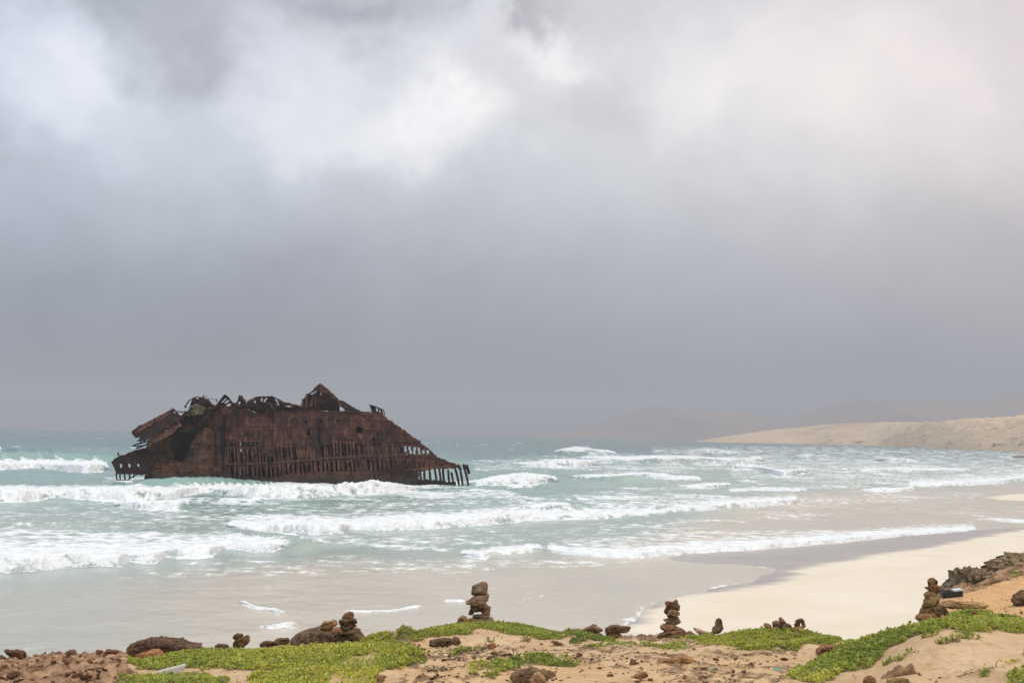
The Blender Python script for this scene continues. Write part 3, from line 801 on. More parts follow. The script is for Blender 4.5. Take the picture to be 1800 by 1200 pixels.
HULL = [(370, 742), (372, 722), (384, 716), (400, 714), (412, 717), (430, 719), (438, 722), (446, 724), (476, 724), (486, 721), (500, 722), (520, 719), (535, 713), (547, 714), (560, 721), (575, 721), (612, 723), (628, 720), (640, 724), (655, 724), (671, 728), (690, 743),
        (705, 754), (730, 771), (750, 788), (768, 804), (788, 812), (803, 818), (803, 823), (780, 824), (755, 826), (735, 829), (724, 834), (718, 838), (705, 842), (700, 868), (386, 868), (380, 815), (375, 760)]
sheet('hull_plating', HULL, M_rust, hull_depth, holes, 1.15, .14, 1.7, .18)
# lower doubler: dark strake at the waterline and a second layer above the bilge, proud of the side
sheet('bilge_plate', [(446, 842), (500, 836), (560, 832), (640, 826), (652, 830), (650, 842), (668, 858), (668, 868), (440, 868), (436, 852)], M_rust_brown, lambda x, y: hull_depth(x, y) - .3, (), 1.6, .12)
sheet('side_patch', [(690, 822), (705, 812), (722, 818), (735, 830), (733, 852), (690, 852), (684, 836)], M_rust_dark, lambda x, y: hull_depth(x, y) - .22, [[(706, 838), (712, 836), (711, 842), (706, 843)]], 1.4, .1)
sheet('stern_skirt', [(726, 846), (740, 843), (770, 845), (800, 848), (800, 862), (726, 862)], M_rust_dark, lambda x, y: hull_depth(x, y) + .1, (), 1.4, .1)
# far side and what closes the inside
sheet('far_side_plating', [(396, 740), (520, 734), (655, 734), (690, 765), (706, 812), (706, 866), (392, 866)], M_hold_shade, lambda x, y: 13.5 + 0 * x, (), 3, .2)
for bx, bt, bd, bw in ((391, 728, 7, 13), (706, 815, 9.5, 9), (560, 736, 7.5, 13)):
    wmesh('bulkhead', *beam_vf(wp(bx, bt, bd), wp(bx, 866, bd), .3, bw), M_hold_shade)
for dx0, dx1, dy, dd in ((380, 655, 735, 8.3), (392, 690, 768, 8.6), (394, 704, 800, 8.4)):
    wmesh('shade_deck', *beam_vf(wp(dx0, dy, dd), wp(dx1, dy, dd), .2, 12.4), M_hold_shade)  # unseen decks added to keep the hull interior dark
for f in FR:                                                               # the frames, each a part
    top = 774 if f < 640 else float(np.interp(f, [640, 690, 760, 800, 824], [774, 776, 800, 818, 832]))
    if f > 712: top = float(np.interp(f, [712, 720, 756, 800, 812, 824], [806, 812, 815, 819, 818, 824]))
    ln = 0.10 if f < 712 else .07
    broke = random.random() < .2 and f > 640; ys = np.linspace(top + (random.uniform(4, 14) if broke else random.uniform(-1, 2)), 866, 7); bend = np.where(f > 790, ((866 - ys) / 46) ** 2 * -5, 0)
    if 700 < f < 790: bend = ((866 - ys) / 60) ** 2 * -2
    xs = f + random.uniform(-.9, .9) + (ys - 820) * ln * random.uniform(.6, 1.5) + bend + random.uniform(-1.6, 1.6) * np.sin((ys - top) / 26)
    dp = hull_depth(xs, ys) + (.20 if f < 712 else .05)
    vf = [beam_vf(wp(xs[k], ys[k], dp[k]), wp(xs[k + 1], ys[k + 1], dp[k + 1]), .20 + .08 * random.random() + (.14 if f > 720 else 0), .45) for k in range(6)]
    V, F = join_vf(vf); wmesh('frame_rib', V, F, M_rust_edge if f < 712 else M_rust_dark)
for pts, wd in (([(384, 775), (456, 775)], 1.5), ([(386, 787), (456, 787)], 2.2), ([(396, 816), (460, 814), (505, 811), (560, 807), (600, 803), (640, 801), (700, 800), (756, 801)], 2.4), ([(648, 776), (700, 775), (724, 776)], 2.0),
                ([(500, 836), (600, 829), (650, 827)], 2.0), ([(690, 829), (730, 825), (790, 821)], 3.0)):
    p = np.array(pts, float)
    vf = []
    for k in range(len(p) - 1):
        a, b = p[k], p[k + 1]; vf.append(beam_vf(wp(a[0], a[1], hull_depth(a[0], a[1]) - .12), wp(b[0], b[1], hull_depth(b[0], b[1]) - .12), wd * .1, .3))
    V, F = join_vf(vf); wmesh('stringer', V, F, M_rust_edge)
V, F = join_vf([beam_vf(wp(a, 818, hull_depth(a, 818)), wp(b, c, hull_depth(b, c)), .5, .8) for a, b, c in ((802, 808, 826), (812, 818, 824), (818, 823, 834))])
wmesh('sternpost_fragment', V, F, M_rust_dark)

# broken fore part
def bow_depth(x, y):
    return 1.2 + np.clip(850 - y, 0, 140) * .02 + np.clip((300 - x) / 60, 0, 1.2) ** 2 * 2.5


sheet('bow_plating', [(240, 792), (246, 774), (262, 758), (284, 748), (302, 732), (318, 724), (330, 716), (352, 718), (374, 722), (378, 760), (386, 820), (392, 866), (244, 866), (243, 840), (244, 834), (244, 806), (240, 798)], M_rust_brown,
      lambda x, y: bow_depth(x, y) + 3.0 * np.exp(-((x - 300) / 26) ** 2 - ((y - 812) / 40) ** 2),
      [[(289, 790), (292, 772), (304, 762), (316, 757), (334, 750), (343, 748), (338, 766), (326, 784), (318, 800), (308, 812), (294, 810)], ], 1.3, .14, 2.2, .5)
sheet('bow_inner_plating', [(250, 776), (300, 738), (372, 724), (390, 780), (390, 866), (250, 866), (254, 800)], M_hold_shade, lambda x, y: 8.0 + 0 * x, (), 3, .2)  # backing behind the opening, its shade painted into the near-black colour
sheet('curved_side_plate', [(341, 762), (352, 752), (366, 749), (374, 756), (380, 790), (384, 822), (384, 866), (328, 866), (330, 822), (334, 786)], M_rust_brown,
      lambda x, y: .2 + 2.2 * ((x - 356) / 26) ** 2 + .02 * (850 - y), (), 1.3, .14, 2, .35)
sheet('shoulder_plate', [(300, 748), (314, 737), (330, 728), (352, 722), (374, 722), (378, 742), (372, 756), (356, 748), (342, 748), (330, 756), (314, 760), (304, 764)], M_rust_dark, lambda x, y: .3 + .02 * (850 - y), [[(328, 742), (336, 738), (338, 744), (330, 747)], [(352, 736), (360, 734), (360, 738), (353, 741)]], 1.2, .2, 3, .5)
sheet('forward_deck_slab', [(231, 759), (244, 747), (262, 738), (280, 729), (298, 718.5), (303, 721), (309, 727), (318, 734), (306, 742), (290, 750), (276, 763), (256, 776), (244, 772), (238, 768)], M_rust_dark,
      lambda x, y: -.6 + (775 - y) * .05, [[(241, 770), (247, 768), (247, 774)], [(299, 723), (302, 722), (303, 725), (300, 726)]], 1.2, .25, 1.4, .2)
sheet('slab_edge', [(231, 757), (298, 717), (303, 720), (300, 725), (240, 762)], M_rust, lambda x, y: -.9 + (775 - y) * .05, (), 1.2, .2, 1.0, .08)
sheet('lower_slab_lip', [(258, 778), (276, 765), (300, 750), (312, 740), (316, 748), (300, 764), (282, 772), (262, 782)], M_rust_edge, lambda x, y: .2 + (775 - y) * .03, (), 1.3, .15, 2.4, .2)
sheet('stem_piece', [(191, 812), (196, 807), (205, 801), (216, 798), (232, 791), (246, 787), (257, 788), (259, 832), (246, 836), (240, 834), (232, 833), (202, 833), (198, 824)], M_rust_dark, lambda x, y: .5 + .02 * (850 - y),
      [[(206.5, 815), (211, 816), (211, 822.5), (207.5, 822)], [(221.5, 815), (226, 815.5), (226, 821.5), (222.5, 821)], [(237.5, 815), (241, 815.5), (241.5, 820.5), (238, 820)]], .9, .14, .8, .1)
beams('stem_frames', [(202, 832, .6, 203.5, 844, .6, 2), (208.5, 832, .6, 209.5, 843, .6, 2.2), (217, 832, .6, 218, 843, .6, 2.4), (226, 832, .6, 226, 842, .6, 2.4), (234, 832, .6, 233, 840, .6, 2), (202, 843.5, .6, 222, 843.5, .6, 1.6), (222, 843.5, .6, 240, 833, .6, 2), (239, 834, .6, 243, 829, .6, 2.5)])
beams('mooring_post', [(205.5, 801, 1, 204.2, 795.5, 1, 2.2), (203.5, 796, 1, 205, 796, 1, 3)])
beams('torn_strip', [(232, 782, 1, 252, 776, 1.5, 2.5), (230, 784, .5, 248, 783, 1.2, 1.8), (240, 775, .5, 250, 770, 1, 2.2), (236, 788, 1, 254, 781, 1.2, 2.6), (244, 770, .5, 246, 780, .8, 2)])

# wreckage on the upper deck
sheet('deckhouse_front', [(326, 714), (330, 700), (340, 696.5), (350, 698), (358, 700), (364, 709), (372, 712), (374, 722), (352, 722), (350, 712), (336, 710), (333, 714)], M_rust_dark, 3.0, [[(337, 697), (342, 696.5), (342, 699.5), (337, 700)]], 1.0, .5, 1.0, .25)
sheet('pale_lump', [(325, 726), (329, 712), (340, 709), (350, 711), (355, 720), (352, 727), (338, 730)], M_lump, lambda x, y: 1.2 + 1.5 * ((x - 340) / 14) ** 2, (), 1.0, 1.2, 1.6, .5)
beams('davit', [(319, 714, 2.5, 325, 704, 2.5, 2), (325, 704, 2.5, 335, 698, 2.5, 1.8), (335, 698, 2.5, 343, 696, 2.5, 1.6), (317.5, 713, 2.5, 321, 716, 2.5, 2.2)])
beams('antenna_mast', [(350.5, 699, 3, 350.5, 691.5, 3, 1.1), (346, 697, 3, 357, 695.5, 3, 1.2), (357, 699, 3, 373.5, 701.5, 3, .9), (373, 700, 3, 373.5, 705, 3, 1.6)])
sheet('tilted_panel', [(371, 716), (378, 706), (390, 693), (396, 697), (400, 702), (408, 714), (404, 724), (386, 724), (374, 724)], M_rust_dark, 2.5,
      [[(382, 706), (389, 699), (393, 700), (386, 706)], [(386, 709), (394, 702), (398, 704), (391, 709)], [(390, 712), (398, 707), (401, 711), (395, 714)], [(392, 717), (397, 715), (400, 717), (396, 720)]], .9, .35, .9, .3)
beams('panel_flange', [(373, 715, 2.2, 390, 693, 2.2, 2.6), (390, 692.8, 2.2, 397, 698, 2.2, 1.8)], M_rust)
sheet('bent_plate', [(402, 716), (410, 704), (413, 694), (418, 694), (424, 701), (430, 710), (432, 718), (420, 724), (404, 724)], M_rust_dark, 3.0, [[(411, 707), (415, 703), (416, 708), (412, 711)]], .9, .4, 1.0, .3)
beams('plate_flange', [(414, 694.5, 2.7, 430, 710, 2.7, 3.2)], M_rust)
sheet('collapsed_deckhouse', [(430, 706), (438, 702), (446, 697), (460, 696), (474, 696), (484, 699), (494, 706), (510, 709), (526, 714), (532, 724), (520, 728), (505, 724), (490, 722), (478, 732), (455, 730), (440, 722), (432, 716)], M_rust_dark, 2.2,
      [[(452, 700), (458, 698.5), (456, 704), (452, 705)], [(461, 698.5), (466, 698.5), (460, 706), (457, 706)], [(478, 699), (482, 700), (486, 706), (481, 706)], [(480, 708), (486, 708), (487, 713), (482, 714)], [(440, 706), (445, 702), (445, 708)], [(496, 711), (508, 713), (506, 715), (497, 714)]], .9, .5, 1.3, .4)
beams('deckhouse_rail', [(431, 704.5, 1.8, 446, 697.3, 1.8, 1.8), (446, 697, 1.8, 475, 696, 1.8, 1.8), (475, 696, 1.8, 493, 706, 1.8, 1.8), (493, 706, 1.8, 527, 714, 1.8, 2.2), (455, 697, 2, 448, 712, 2, 1.8), (468, 697, 2, 462, 716, 2, 1.8), (474, 697, 2, 488, 718, 2, 1.8), (470, 706, 1, 482, 722, 1, 3)], M_rust)
sheet('peaked_house_side', [(527, 719), (528, 704), (532, 698), (535, 692), (543, 689), (552, 679), (559, 673.5), (566, 680), (576, 688), (590, 700), (604, 707), (617, 716), (627, 721), (620, 724), (604, 722), (575, 722), (550, 716), (540, 716)], M_rust_dark, 2.0,
      [[(556, 712), (556, 696), (562, 689), (572, 691), (580, 696), (590, 703), (586, 716), (584, 721), (576, 721), (562, 716)], [(588, 722), (589, 709), (596, 713), (605, 721)], [(541, 692), (552, 684), (554, 687), (545, 693)]], .9, .5, 1.2, .3)
sheet('peaked_roof_plate', [(558, 673.5), (562, 673.5), (577, 686), (592, 700), (591, 705), (580, 696), (570, 690), (560, 690), (557, 682)], M_rust, 1.5, (), .9, .4, .8, .15)
sheet('fallen_roof_plate', [(590, 703), (600, 703), (612, 711), (627, 720), (616, 723), (604, 718), (594, 712)], M_rust, 1.4, (), .9, .4, .9, .15)
sheet('peaked_house_back', [(535, 716), (545, 700), (560, 684), (585, 702), (588, 722), (545, 720)], M_rust_dark, 7.0, [], 2.0, .4, 1.2, .3)
beams('leaning_post', [(535, 716, 1.6, 537, 692, 1.6, 3.2), (544, 714, 1.5, 549, 694, 1.5, 4), (529, 716, 1.6, 530, 700, 1.6, 3.5), (551, 712, 1.4, 555, 690, 1.4, 2.4), (544, 689, 1.6, 558, 681, 1.6, 2.2), (540, 692, 1.6, 557, 684, 1.6, 1.6)], M_rust_brown)
beams('deck_edge_bar', [(612, 722.5, 1.6, 650, 724, 1.6, 1.8), (627, 721, 1.4, 618, 723, 1.4, 2)], M_rust)
sheet('end_house', [(646, 710), (652, 711.5), (666, 717), (668, 728), (650, 725)], M_rust_dark, 3.2, [[(656, 714.5), (660, 716.5), (661.5, 723), (658, 722)], [(662.5, 718), (665, 719), (666, 725), (664, 725)]], .8, .5, .5, .1)
beams('end_house_roof', [(645, 710.5, 3.0, 667, 718, 3.0, 1.6)])
beams('end_house_roof', [(648, 712, 4.8, 669, 719, 4.8, 1.4)])
for q in ((667, 718, 3.2, 669.5, 728, 3.2, 2.0), (669, 719, 5, 671, 729, 5, 1.6), (650, 712, 5, 653, 726, 5, 2)): beams('end_house_post', [q])
rr = random.Random(5)
lst = []
for k in range(98):
    x = rr.uniform(300, 535) if k % 3 else rr.uniform(305, 445); y = float(np.interp(x, [300, 330, 372, 400, 440, 480, 535], [738, 722, 715, 712, 714, 718, 714])) + rr.uniform(-5, 6)
    a = rr.uniform(0, 6.28); l = rr.uniform(3, 9)
    lst.append((x, y, rr.uniform(.2, 6), x + l * math.cos(a), y + l * .6 * math.sin(a), rr.uniform(.2, 6), rr.uniform(.8, 2.6)))
for k, q in enumerate(lst): beams('twisted_beam', [q], (M_rust_dark, M_rust_brown)[k % 2])

# ------------------------------------------------------------------ the foreground bluff: ground points (photo x, photo y, distance)
G = []
for px in (-700, -300, 0, 300, 600, 900, 1200):
    G += [(px, 1480, 6.0), (px, 1300, 8.0), (px, 1203, 10.5)]
for px in (1500, 1800, 2100, 2500):
    G += [(px, 1480, 5.5), (px, 1290, 7.2)]
G += [(1380, 1200, 10.0), (1500, 1204, 9.6), (1650, 1204, 9.4), (1800, 1206, 8.6), (2100, 1215, 8.6)]
# left rocky rim
for px, py in ((-500, 1181), (-300, 1176), (0, 1169), (60, 1165), (100, 1158), (150, 1158), (230, 1156), (300, 1154), (350, 1152), (420, 1149), (470, 1146), (520, 1138), (600, 1135), (660, 1133), (690, 1133)):
    G += [(px, py, 19.5), (px, py + 20, 22.5)]
for px, py in ((-400, 1190), (0, 1185), (100, 1177), (200, 1177)): G += [(px, py, 14.5)]
# mound with the yellow-green mat
for px, py in ((230, 1181), (270, 1166), (310, 1155), (350, 1150), (420, 1150), (480, 1147), (540, 1143), (620, 1142), (680, 1145), (715, 1157), (750, 1173)):
    G += [(px, py, 14.8), (px, py + 16, 16.6)]
for px, py in ((300, 1186), (400, 1178), (500, 1170), (600, 1166), (680, 1174), (740, 1186)): G += [(px, py, 12.4)]
# middle mound
for px, py in ((700, 1129), (735, 1114), (765, 1106), (800, 1101), (850, 1099), (905, 1100), (960, 1112), (1000, 1124)):
    G += [(px, py, 20.0), (px, py + 18, 22.0)]
for px, py in ((740, 1132), (800, 1130), (880, 1130), (950, 1130), (1000, 1131)): G += [(px, py, 17.2)]
for px, py in ((760, 1148), (880, 1150), (1000, 1150), (1120, 1150), (1250, 1153), (1340, 1158)): G += [(px, py, 14.4)]
for px, py in ((1040, 1125), (1100, 1124), (1150, 1125), (1200, 1128), (1240, 1128)): G += [(px, py, 20.5), (px, py + 18, 22.5)]
for px, py in ((800, 1176), (1000, 1176), (1200, 1178), (1350, 1182)): G += [(px, py, 12.0)]
G += [(1060, 1137, 16.6), (1100, 1134, 16.8), (1150, 1137, 16.6), (1200, 1140, 16.4)]
# small green dune right of the middle
for px, py in ((1255, 1124), (1290, 1116), (1330, 1111), (1390, 1110), (1440, 1120), (1478, 1135)):
    G += [(px, py, 18.4), (px, py + 16, 20.0)]
for px, py in ((1280, 1138), (1350, 1147), (1420, 1146), (1470, 1146)): G += [(px, py, 16.0)]
G += [(1510, 1150, 18.0), (1540, 1155, 17)]
# big dune on the right
for px, py in ((1385, 1204), (1420, 1181), (1460, 1158), (1500, 1138), (1530, 1127), (1560, 1118), (1590, 1110), (1620, 1104), (1650, 1099), (1680, 1095), (1720, 1094), (1760, 1098), (1800, 1103), (1900, 1113), (2200, 1131)):
    G += [(px, py, 12.2)]
for px, py in ((1420, 1194), (1480, 1174), (1540, 1160), (1600, 1130), (1660, 1118), (1720, 1118), (1800, 1122), (1900, 1125), (2200, 1140)): G += [(px, py, 11.0)]
for px, py in ((1520, 1190), (1600, 1168), (1700, 1160), (1800, 1162), (1950, 1165)): G += [(px, py, 10.2)]
for px, py in ((1440, 1175), (1500, 1150), (1560, 1134), (1610, 1120)): G += [(px, py, 14.0), (px, py + 40, 16.5)]
for px, py in ((1655, 1105), (1680, 1099), (1720, 1097), (1800, 1101), (1950, 1109)): G += [(px, py, 13.4)]
# sand and ledges behind it
for px, py in ((1680, 1077), (1740, 1074), (1800, 1074), (2000, 1074)): G += [(px, py, 16.0)]
for px, py in ((1668, 1060), (1710, 1052), (1760, 1050), (1800, 1042), (2000, 1030)): G += [(px, py, 20.0)]
for px, py in ((1660, 1046), (1700, 1026), (1750, 1014), (1800, 998), (2000, 975)): G += [(px, py, 23.5)]
for px, py in ((1660, 1060), (1700, 1040), (1750, 1024), (1800, 1010), (2000, 985)): G += [(px, py, 26.5)]
G = np.array(G, float)
GP = at_y(G[:, 0], G[:, 1], G[:, 2])


def uv(x, y): return np.stack([x / y * 22.0, y * 0.85], -1)


GU = uv(GP[:, 0], GP[:, 1])
GU, gi = np.unique(GU.round(4), axis=0, return_index=True); GZ = GP[gi, 2]
ker = lambda a, b: np.sqrt(((a[:, None] - b[None]) ** 2).sum(-1) + 0.12)
KA = ker(GU, GU); n_ = len(GU)
KM = np.zeros((n_ + 3, n_ + 3)); KM[:n_, :n_] = KA + np.eye(n_) * -0.01; KM[:n_, n_] = 1; KM[:n_, n_ + 1:] = GU; KM[n_, :n_] = 1; KM[n_ + 1:, :n_] = GU.T
KW = np.linalg.solve(KM, np.concatenate([GZ, [0, 0, 0]]))
RIM = np.array([(-900, 22.2), (0, 21.8), (400, 21.6), (690, 21.4), (850, 22), (1000, 22), (1240, 22), (1400, 20.2), (1480, 19), (1520, 15.6), (1560, 14.4), (1620, 15.2), (1650, 24), (1700, 26.0), (1800, 28), (2600, 29)], float)
ROCKY = [[(-900, 1130), (0, 1140), (232, 1135), (262, 1146), (240, 1164), (225, 1180), (205, 1200), (190, 1240), (-900, 1300)],
         [(1650, 1030), (1700, 1000), (1800, 960), (2300, 930), (2300, 1000), (1850, 1012), (1800, 1014), (1760, 1022), (1735, 1030), (1700, 1040), (1672, 1050), (1650, 1050)],
         [(990, 1110), (1250, 1112), (1250, 1122), (1180, 1128), (1060, 1122), (1000, 1120)], [(640, 1115), (720, 1118), (720, 1128), (640, 1130)], [(395, 1128), (540, 1118), (540, 1126), (400, 1138)]]


def base_z(x, y):
    sh = x.shape; U = uv(x.ravel(), y.ravel()); o = np.empty(len(U))
    for k in range(0, len(U), 20000):
        u = U[k:k + 20000]; o[k:k + 20000] = ker(u, GU) @ KW[:n_] + KW[n_] + u @ KW[n_ + 1:]
    return o.reshape(sh)


def rock_mask(px, py, n):
    d = np.full(px.shape, -99.0)
    for k, p in enumerate(ROCKY): d = np.maximum(d, sdist(np.array(p, float), px, py) * (.45 if k == 0 else 1))
    return sstep(-12, 8, d + 9 * n)


def ground_z(x, y, full=False):
    z = base_z(x, y)
    px, py = to_px(np.stack([x, y, z], -1))
    n = fbm(xy0(x, y, .9), 4)
    rk = rock_mask(px, py, n)
    # exposed ledges on the sand flat
    led = ridged(np.stack([x * .55, y * 1.0, 0 * x + 2], -1), 4)
    flat = sstep(1128, 1140, py) * (1 - sstep(1380, 1460, px)) * sstep(640, 720, px)
    rk = np.maximum(rk, flat * (.12 + .40 * sstep(.65, 1.25, led + .5 * n)) * .8)
    z = z + rk * (0.075 * ridged(xy0(x, y, 1.3), 5, .6) + .035 * ridged(np.stack([x * 2.2, y * 3.2, 0 * x], -1), 4, .6) - .06) + .012 * fbm(xy0(x, y, 1.6), 4) + .008 * fbm(xy0(x, y, 6), 3)
    rim = np.interp(px, RIM[:, 0], RIM[:, 1]) + .35 * fbm(xy0(x, y, .35), 3)
    t = sstep(0, 4.5, y - rim)
    z = z * (1 - t) + (0.35 + .5 * fbm(xy0(x, y, .4), 4)) * t
    z = np.where(y > rim + 5, np.minimum(z, .35 - .3 * (y - rim - 5)), z)
    if full: return z, rk, t, px, py
    return z


# green mats (photo outlines on the ground) and how dense they are
VEG = [
    ([(226, 1174), (250, 1158), (300, 1138), (345, 1129), (420, 1131), (520, 1124), (600, 1120), (680, 1124), (718, 1138), (752, 1160), (745, 1170), (700, 1176), (668, 1186), (665, 1200), (640, 1230), (430, 1230), (440, 1198), (500, 1182), (430, 1180), (380, 1174), (330, 1180), (280, 1180)], 1.0, .70),
    ([(205, 1196), (260, 1190), (345, 1188), (400, 1196), (400, 1230), (200, 1230)], .55, .45),
    ([(700, 1122), (735, 1104), (790, 1092), (830, 1087), (905, 1090), (960, 1102), (1000, 1116), (1070, 1119), (1080, 1127), (1020, 1127), (950, 1123), (900, 1118), (872, 1107), (842, 1104), (824, 1115), (770, 1121), (735, 1128), (700, 1127)], .95, .42),
    ([(1000, 1128), (1060, 1118), (1095, 1110), (1130, 1102), (1166, 1100), (1172, 1118), (1140, 1122), (1095, 1120), (1050, 1130), (1010, 1134)], .9, .1),
    ([(1026, 1146), (1060, 1133), (1120, 1132), (1160, 1136), (1200, 1131), (1214, 1140), (1180, 1144), (1135, 1142), (1100, 1136), (1050, 1143)], .5, .3),
    ([(1190, 1120), (1245, 1116), (1290, 1106), (1330, 1101), (1390, 1100), (1440, 1110), (1482, 1128), (1450, 1136), (1422, 1131), (1402, 1149), (1330, 1146), (1260, 1137), (1205, 1129)], .85, .52),
    ([(1385, 1194), (1420, 1165), (1470, 1138), (1500, 1123), (1560, 1103), (1620, 1089), (1680, 1079), (1730, 1077), (1800, 1088), (1900, 1098), (2200, 1112), (2200, 1130), (1900, 1117), (1800, 1112), (1762, 1108), (1722, 1114), (1690, 1114), (1660, 1109), (1622, 1115), (1597, 1122), (1592, 1132), (1562, 1143), (1548, 1160), (1532, 1174), (1480, 1182), (1462, 1197), (1440, 1206), (1390, 1202)], 1.0, .56),
    ([(852, 1196), (880, 1175), (905, 1163), (940, 1156), (990, 1164), (1040, 1170), (990, 1173), (930, 1173), (902, 1182), (868, 1200)], .8, .38),
    ([(806, 1183), (850, 1168), (888, 1163), (862, 1180), (830, 1190)], .4, .6),
    ([(780, 1150), (800, 1146), (845, 1141), (850, 1144), (800, 1152), (785, 1155)], .45, .25), ([(735, 1140), (752, 1145), (790, 1153), (780, 1158), (748, 1154)], .5, .55),
    ([(1720, 1192), (1745, 1169), (1755, 1175), (1732, 1190)], .8, .35), ([(1768, 1194), (1800, 1172), (1860, 1160), (2000, 1170), (2000, 1230), (1790, 1230)], .7, .4), ([(1768, 1168), (1800, 1148), (1850, 1144), (1850, 1156), (1800, 1162), (1775, 1172)], .5, .6),
    ([(1762, 1016), (1795, 1011), (1796, 1016), (1770, 1018)], .6, .4),
]
BARE = [([(585, 1168), (625, 1152), (660, 1147), (695, 1148), (700, 1156), (662, 1164), (650, 1178), (600, 1176)], .75), ([(575, 1200), (585, 1184), (620, 1180), (650, 1186), (660, 1210), (580, 1220)], .75)]


def veg_mask(px, py, y, n):
    v = np.zeros(px.shape); yel = np.zeros(px.shape)
    for poly, dn, yl in VEG:
        d = sdist(np.array(poly, float), px, py); m_ = sstep(-2, 4, d + 6 * n) * dn
        yel = np.where(m_ > v, yl, yel); v = np.maximum(v, m_)
    for poly, amt in BARE:
        d = sdist(np.array(poly, float), px, py); v = v * (1 - amt * sstep(-2, 6, d + 4 * n))
    far_ok = (px > 1640) & (py < 1030)
    v = np.where((y > 22.5) & ~far_ok, 0, v)
    return v, yel


def build_ground():
    a = np.concatenate([np.linspace(-.72, -.45, 60), np.linspace(-.4487, .4487, 760), np.linspace(.45, .80, 80)])
    y = np.concatenate([np.linspace(4.5, 8, 20), np.linspace(8.06, 24, 330), np.linspace(24.1, 40, 60)])
    Aa, Y = np.meshgrid(a, y); X = Aa * Y
    z, rk, t, px, py = ground_z(X, Y, True)
    n = fbm(xy0(X, Y, 2.3), 4)
    v, _ = veg_mask(px, py, Y, n)
    z = z + .012 * v * (1 + n)
    och = np.maximum(sstep(1500, 1640, px) * (1 - sstep(1078, 1100, py)), .35 * sstep(1150, 1180, py) * (1 - sstep(1300, 1400, px)) * sstep(600, 760, px))
    rk = np.maximum(rk, sstep(.05, .5, t))
    o = mesh('dune_bluff', np.stack([X, Y, z], -1), grid_faces(*X.shape), M_ground, attrs={'rock': rk, 'litter': v, 'ochre': och}); tag(o, kind='structure')


build_ground()


def leaves(base, up, size, coln, k=6, spread=.55):
    """k small pointed leaves round each base point; returns V, F, colours"""
    n = len(base)
    th = rng.uniform(0, 2 * np.pi, (n, 1)) + np.arange(k)[None] * 2 * np.pi / k + rng.normal(0, .3, (n, k))
    el = np.clip(rng.normal(.75, .35, (n, k)), .1, 1.45)
    L = size[:, None] * rng.uniform(.7, 1.25, (n, k))
    d = np.stack([np.cos(th) * np.cos(el), np.sin(th) * np.cos(el), np.sin(el)], -1) + up[:, None, :] * .3
    d /= np.linalg.norm(d, axis=-1, keepdims=True)
    side = np.stack([-np.sin(th), np.cos(th), 0 * th], -1) + rng.normal(0, .25, (n, k, 3)); side /= np.linalg.norm(side, axis=-1, keepdims=True)
    p0 = base[:, None] + d * (L * .08)[..., None] + np.zeros((n, k, 1)); p2 = p0 + d * L[..., None]
    mid = p0 + d * (L * .58)[..., None]; wv_ = side * (L * .27)[..., None]
    V = np.stack([p0, mid + wv_, p2, mid - wv_], 2).reshape(-1, 3)
    F = np.arange(n * k * 4).reshape(-1, 4)
    c = coln[:, None, None, :] * rng.uniform(.78, 1.2, (n, k, 1, 1)); c = np.broadcast_to(c, (n, k, 4, 3)).reshape(-1, 3)
    return V, F, c


def leaf_colours(n, yel):
    deep = np.array([.125, .185, .042]); mid = np.array([.29, .34, .068]); yl = np.array([.50, .47, .09]); dry = np.array([.34, .25, .11])
    r = rng.uniform(0, 1, n); t = np.clip(yel + rng.normal(0, .22, n), 0, 1)
    c = lerp(deep, mid, np.clip(t * 2, 0, 1)); c = lerp(c, yl, np.clip(t * 2 - 1, 0, 1)); c = np.where((r < .06)[:, None], dry, c)
    return c


def build_cover():
    N = 1250000
    y = np.sqrt(rng.uniform(8.5 ** 2, 26.5 ** 2, N)); x = rng.uniform(-.46, .52, N) * y
    z0 = base_z(x, y); px, py = to_px(np.stack([x, y, z0], -1))
    box = np.zeros(N, bool)
    for poly, _, _ in VEG:
        p = np.array(poly, float); lo = p.min(0) - 8; hi = p.max(0) + 8
        box |= (px > lo[0]) & (px < hi[0]) & (py > lo[1]) & (py < hi[1])
    x, y = x[box], y[box]
    z, rk, t, px, py = ground_z(x, y, True)
    n = fbm(xy0(x, y, 2.3), 4); v, yel = veg_mask(px, py, y, n)
    hum = fbm(xy0(x, y, 3.2), 3); hum2 = fbm(xy0(x, y, 9), 2)
    keep = rng.uniform(0, 1, len(x)) < np.clip(v * 1.15 - .15 + .35 * hum2 * (v < .95) - .45 * (hum2 < -.3) - .3 * (hum < -.35), 0, 1) * (v > .12) * (t < .25)
    x, y, z, v, yel, hum, hum2 = (q[keep] for q in (x, y, z, v, yel, hum, hum2))
    yel = yel + .10 + .42 * fbm(xy0(x, y, .45), 4) + .12 * hum
    h = (.006 + .034 * v * np.clip(.6 + .8 * hum + .5 * hum2, 0, 1.6)) * rng.uniform(.1, 1.1, len(x))
    base = np.stack([x, y, z + .010 * v + h], -1)
    up = np.zeros_like(base); up[:, 2] = 1
    size = np.clip(np.exp(rng.normal(-4.02, .34, len(x))), .009, .045)
    V, F, c = leaves(base, up, size, leaf_colours(len(x), yel), 6)
    o = mesh('ground_cover', V, F, M_leaf, smooth=False, colattr={'leafcol': c})
    tag(o, 'low green succulent mats creeping over the sand mounds', 'ground cover', kind='stuff')
    print('sprigs', len(x))


build_cover()


def on_ground(px, py):
    """first point of the ground seen through photo pixel (px, py)"""
    px = np.asarray(px, float); ys = np.linspace(7, 30, 1400)
    P = at_y(np.full(ys.shape, px), np.full(ys.shape, py), ys); zz = ground_z(P[:, 0], P[:, 1]); k = np.where(zz > P[:, 2])[0]
    k = k[0] if len(k) else len(ys) - 1
    return np.array([P[k, 0], P[k, 1], zz[k]])


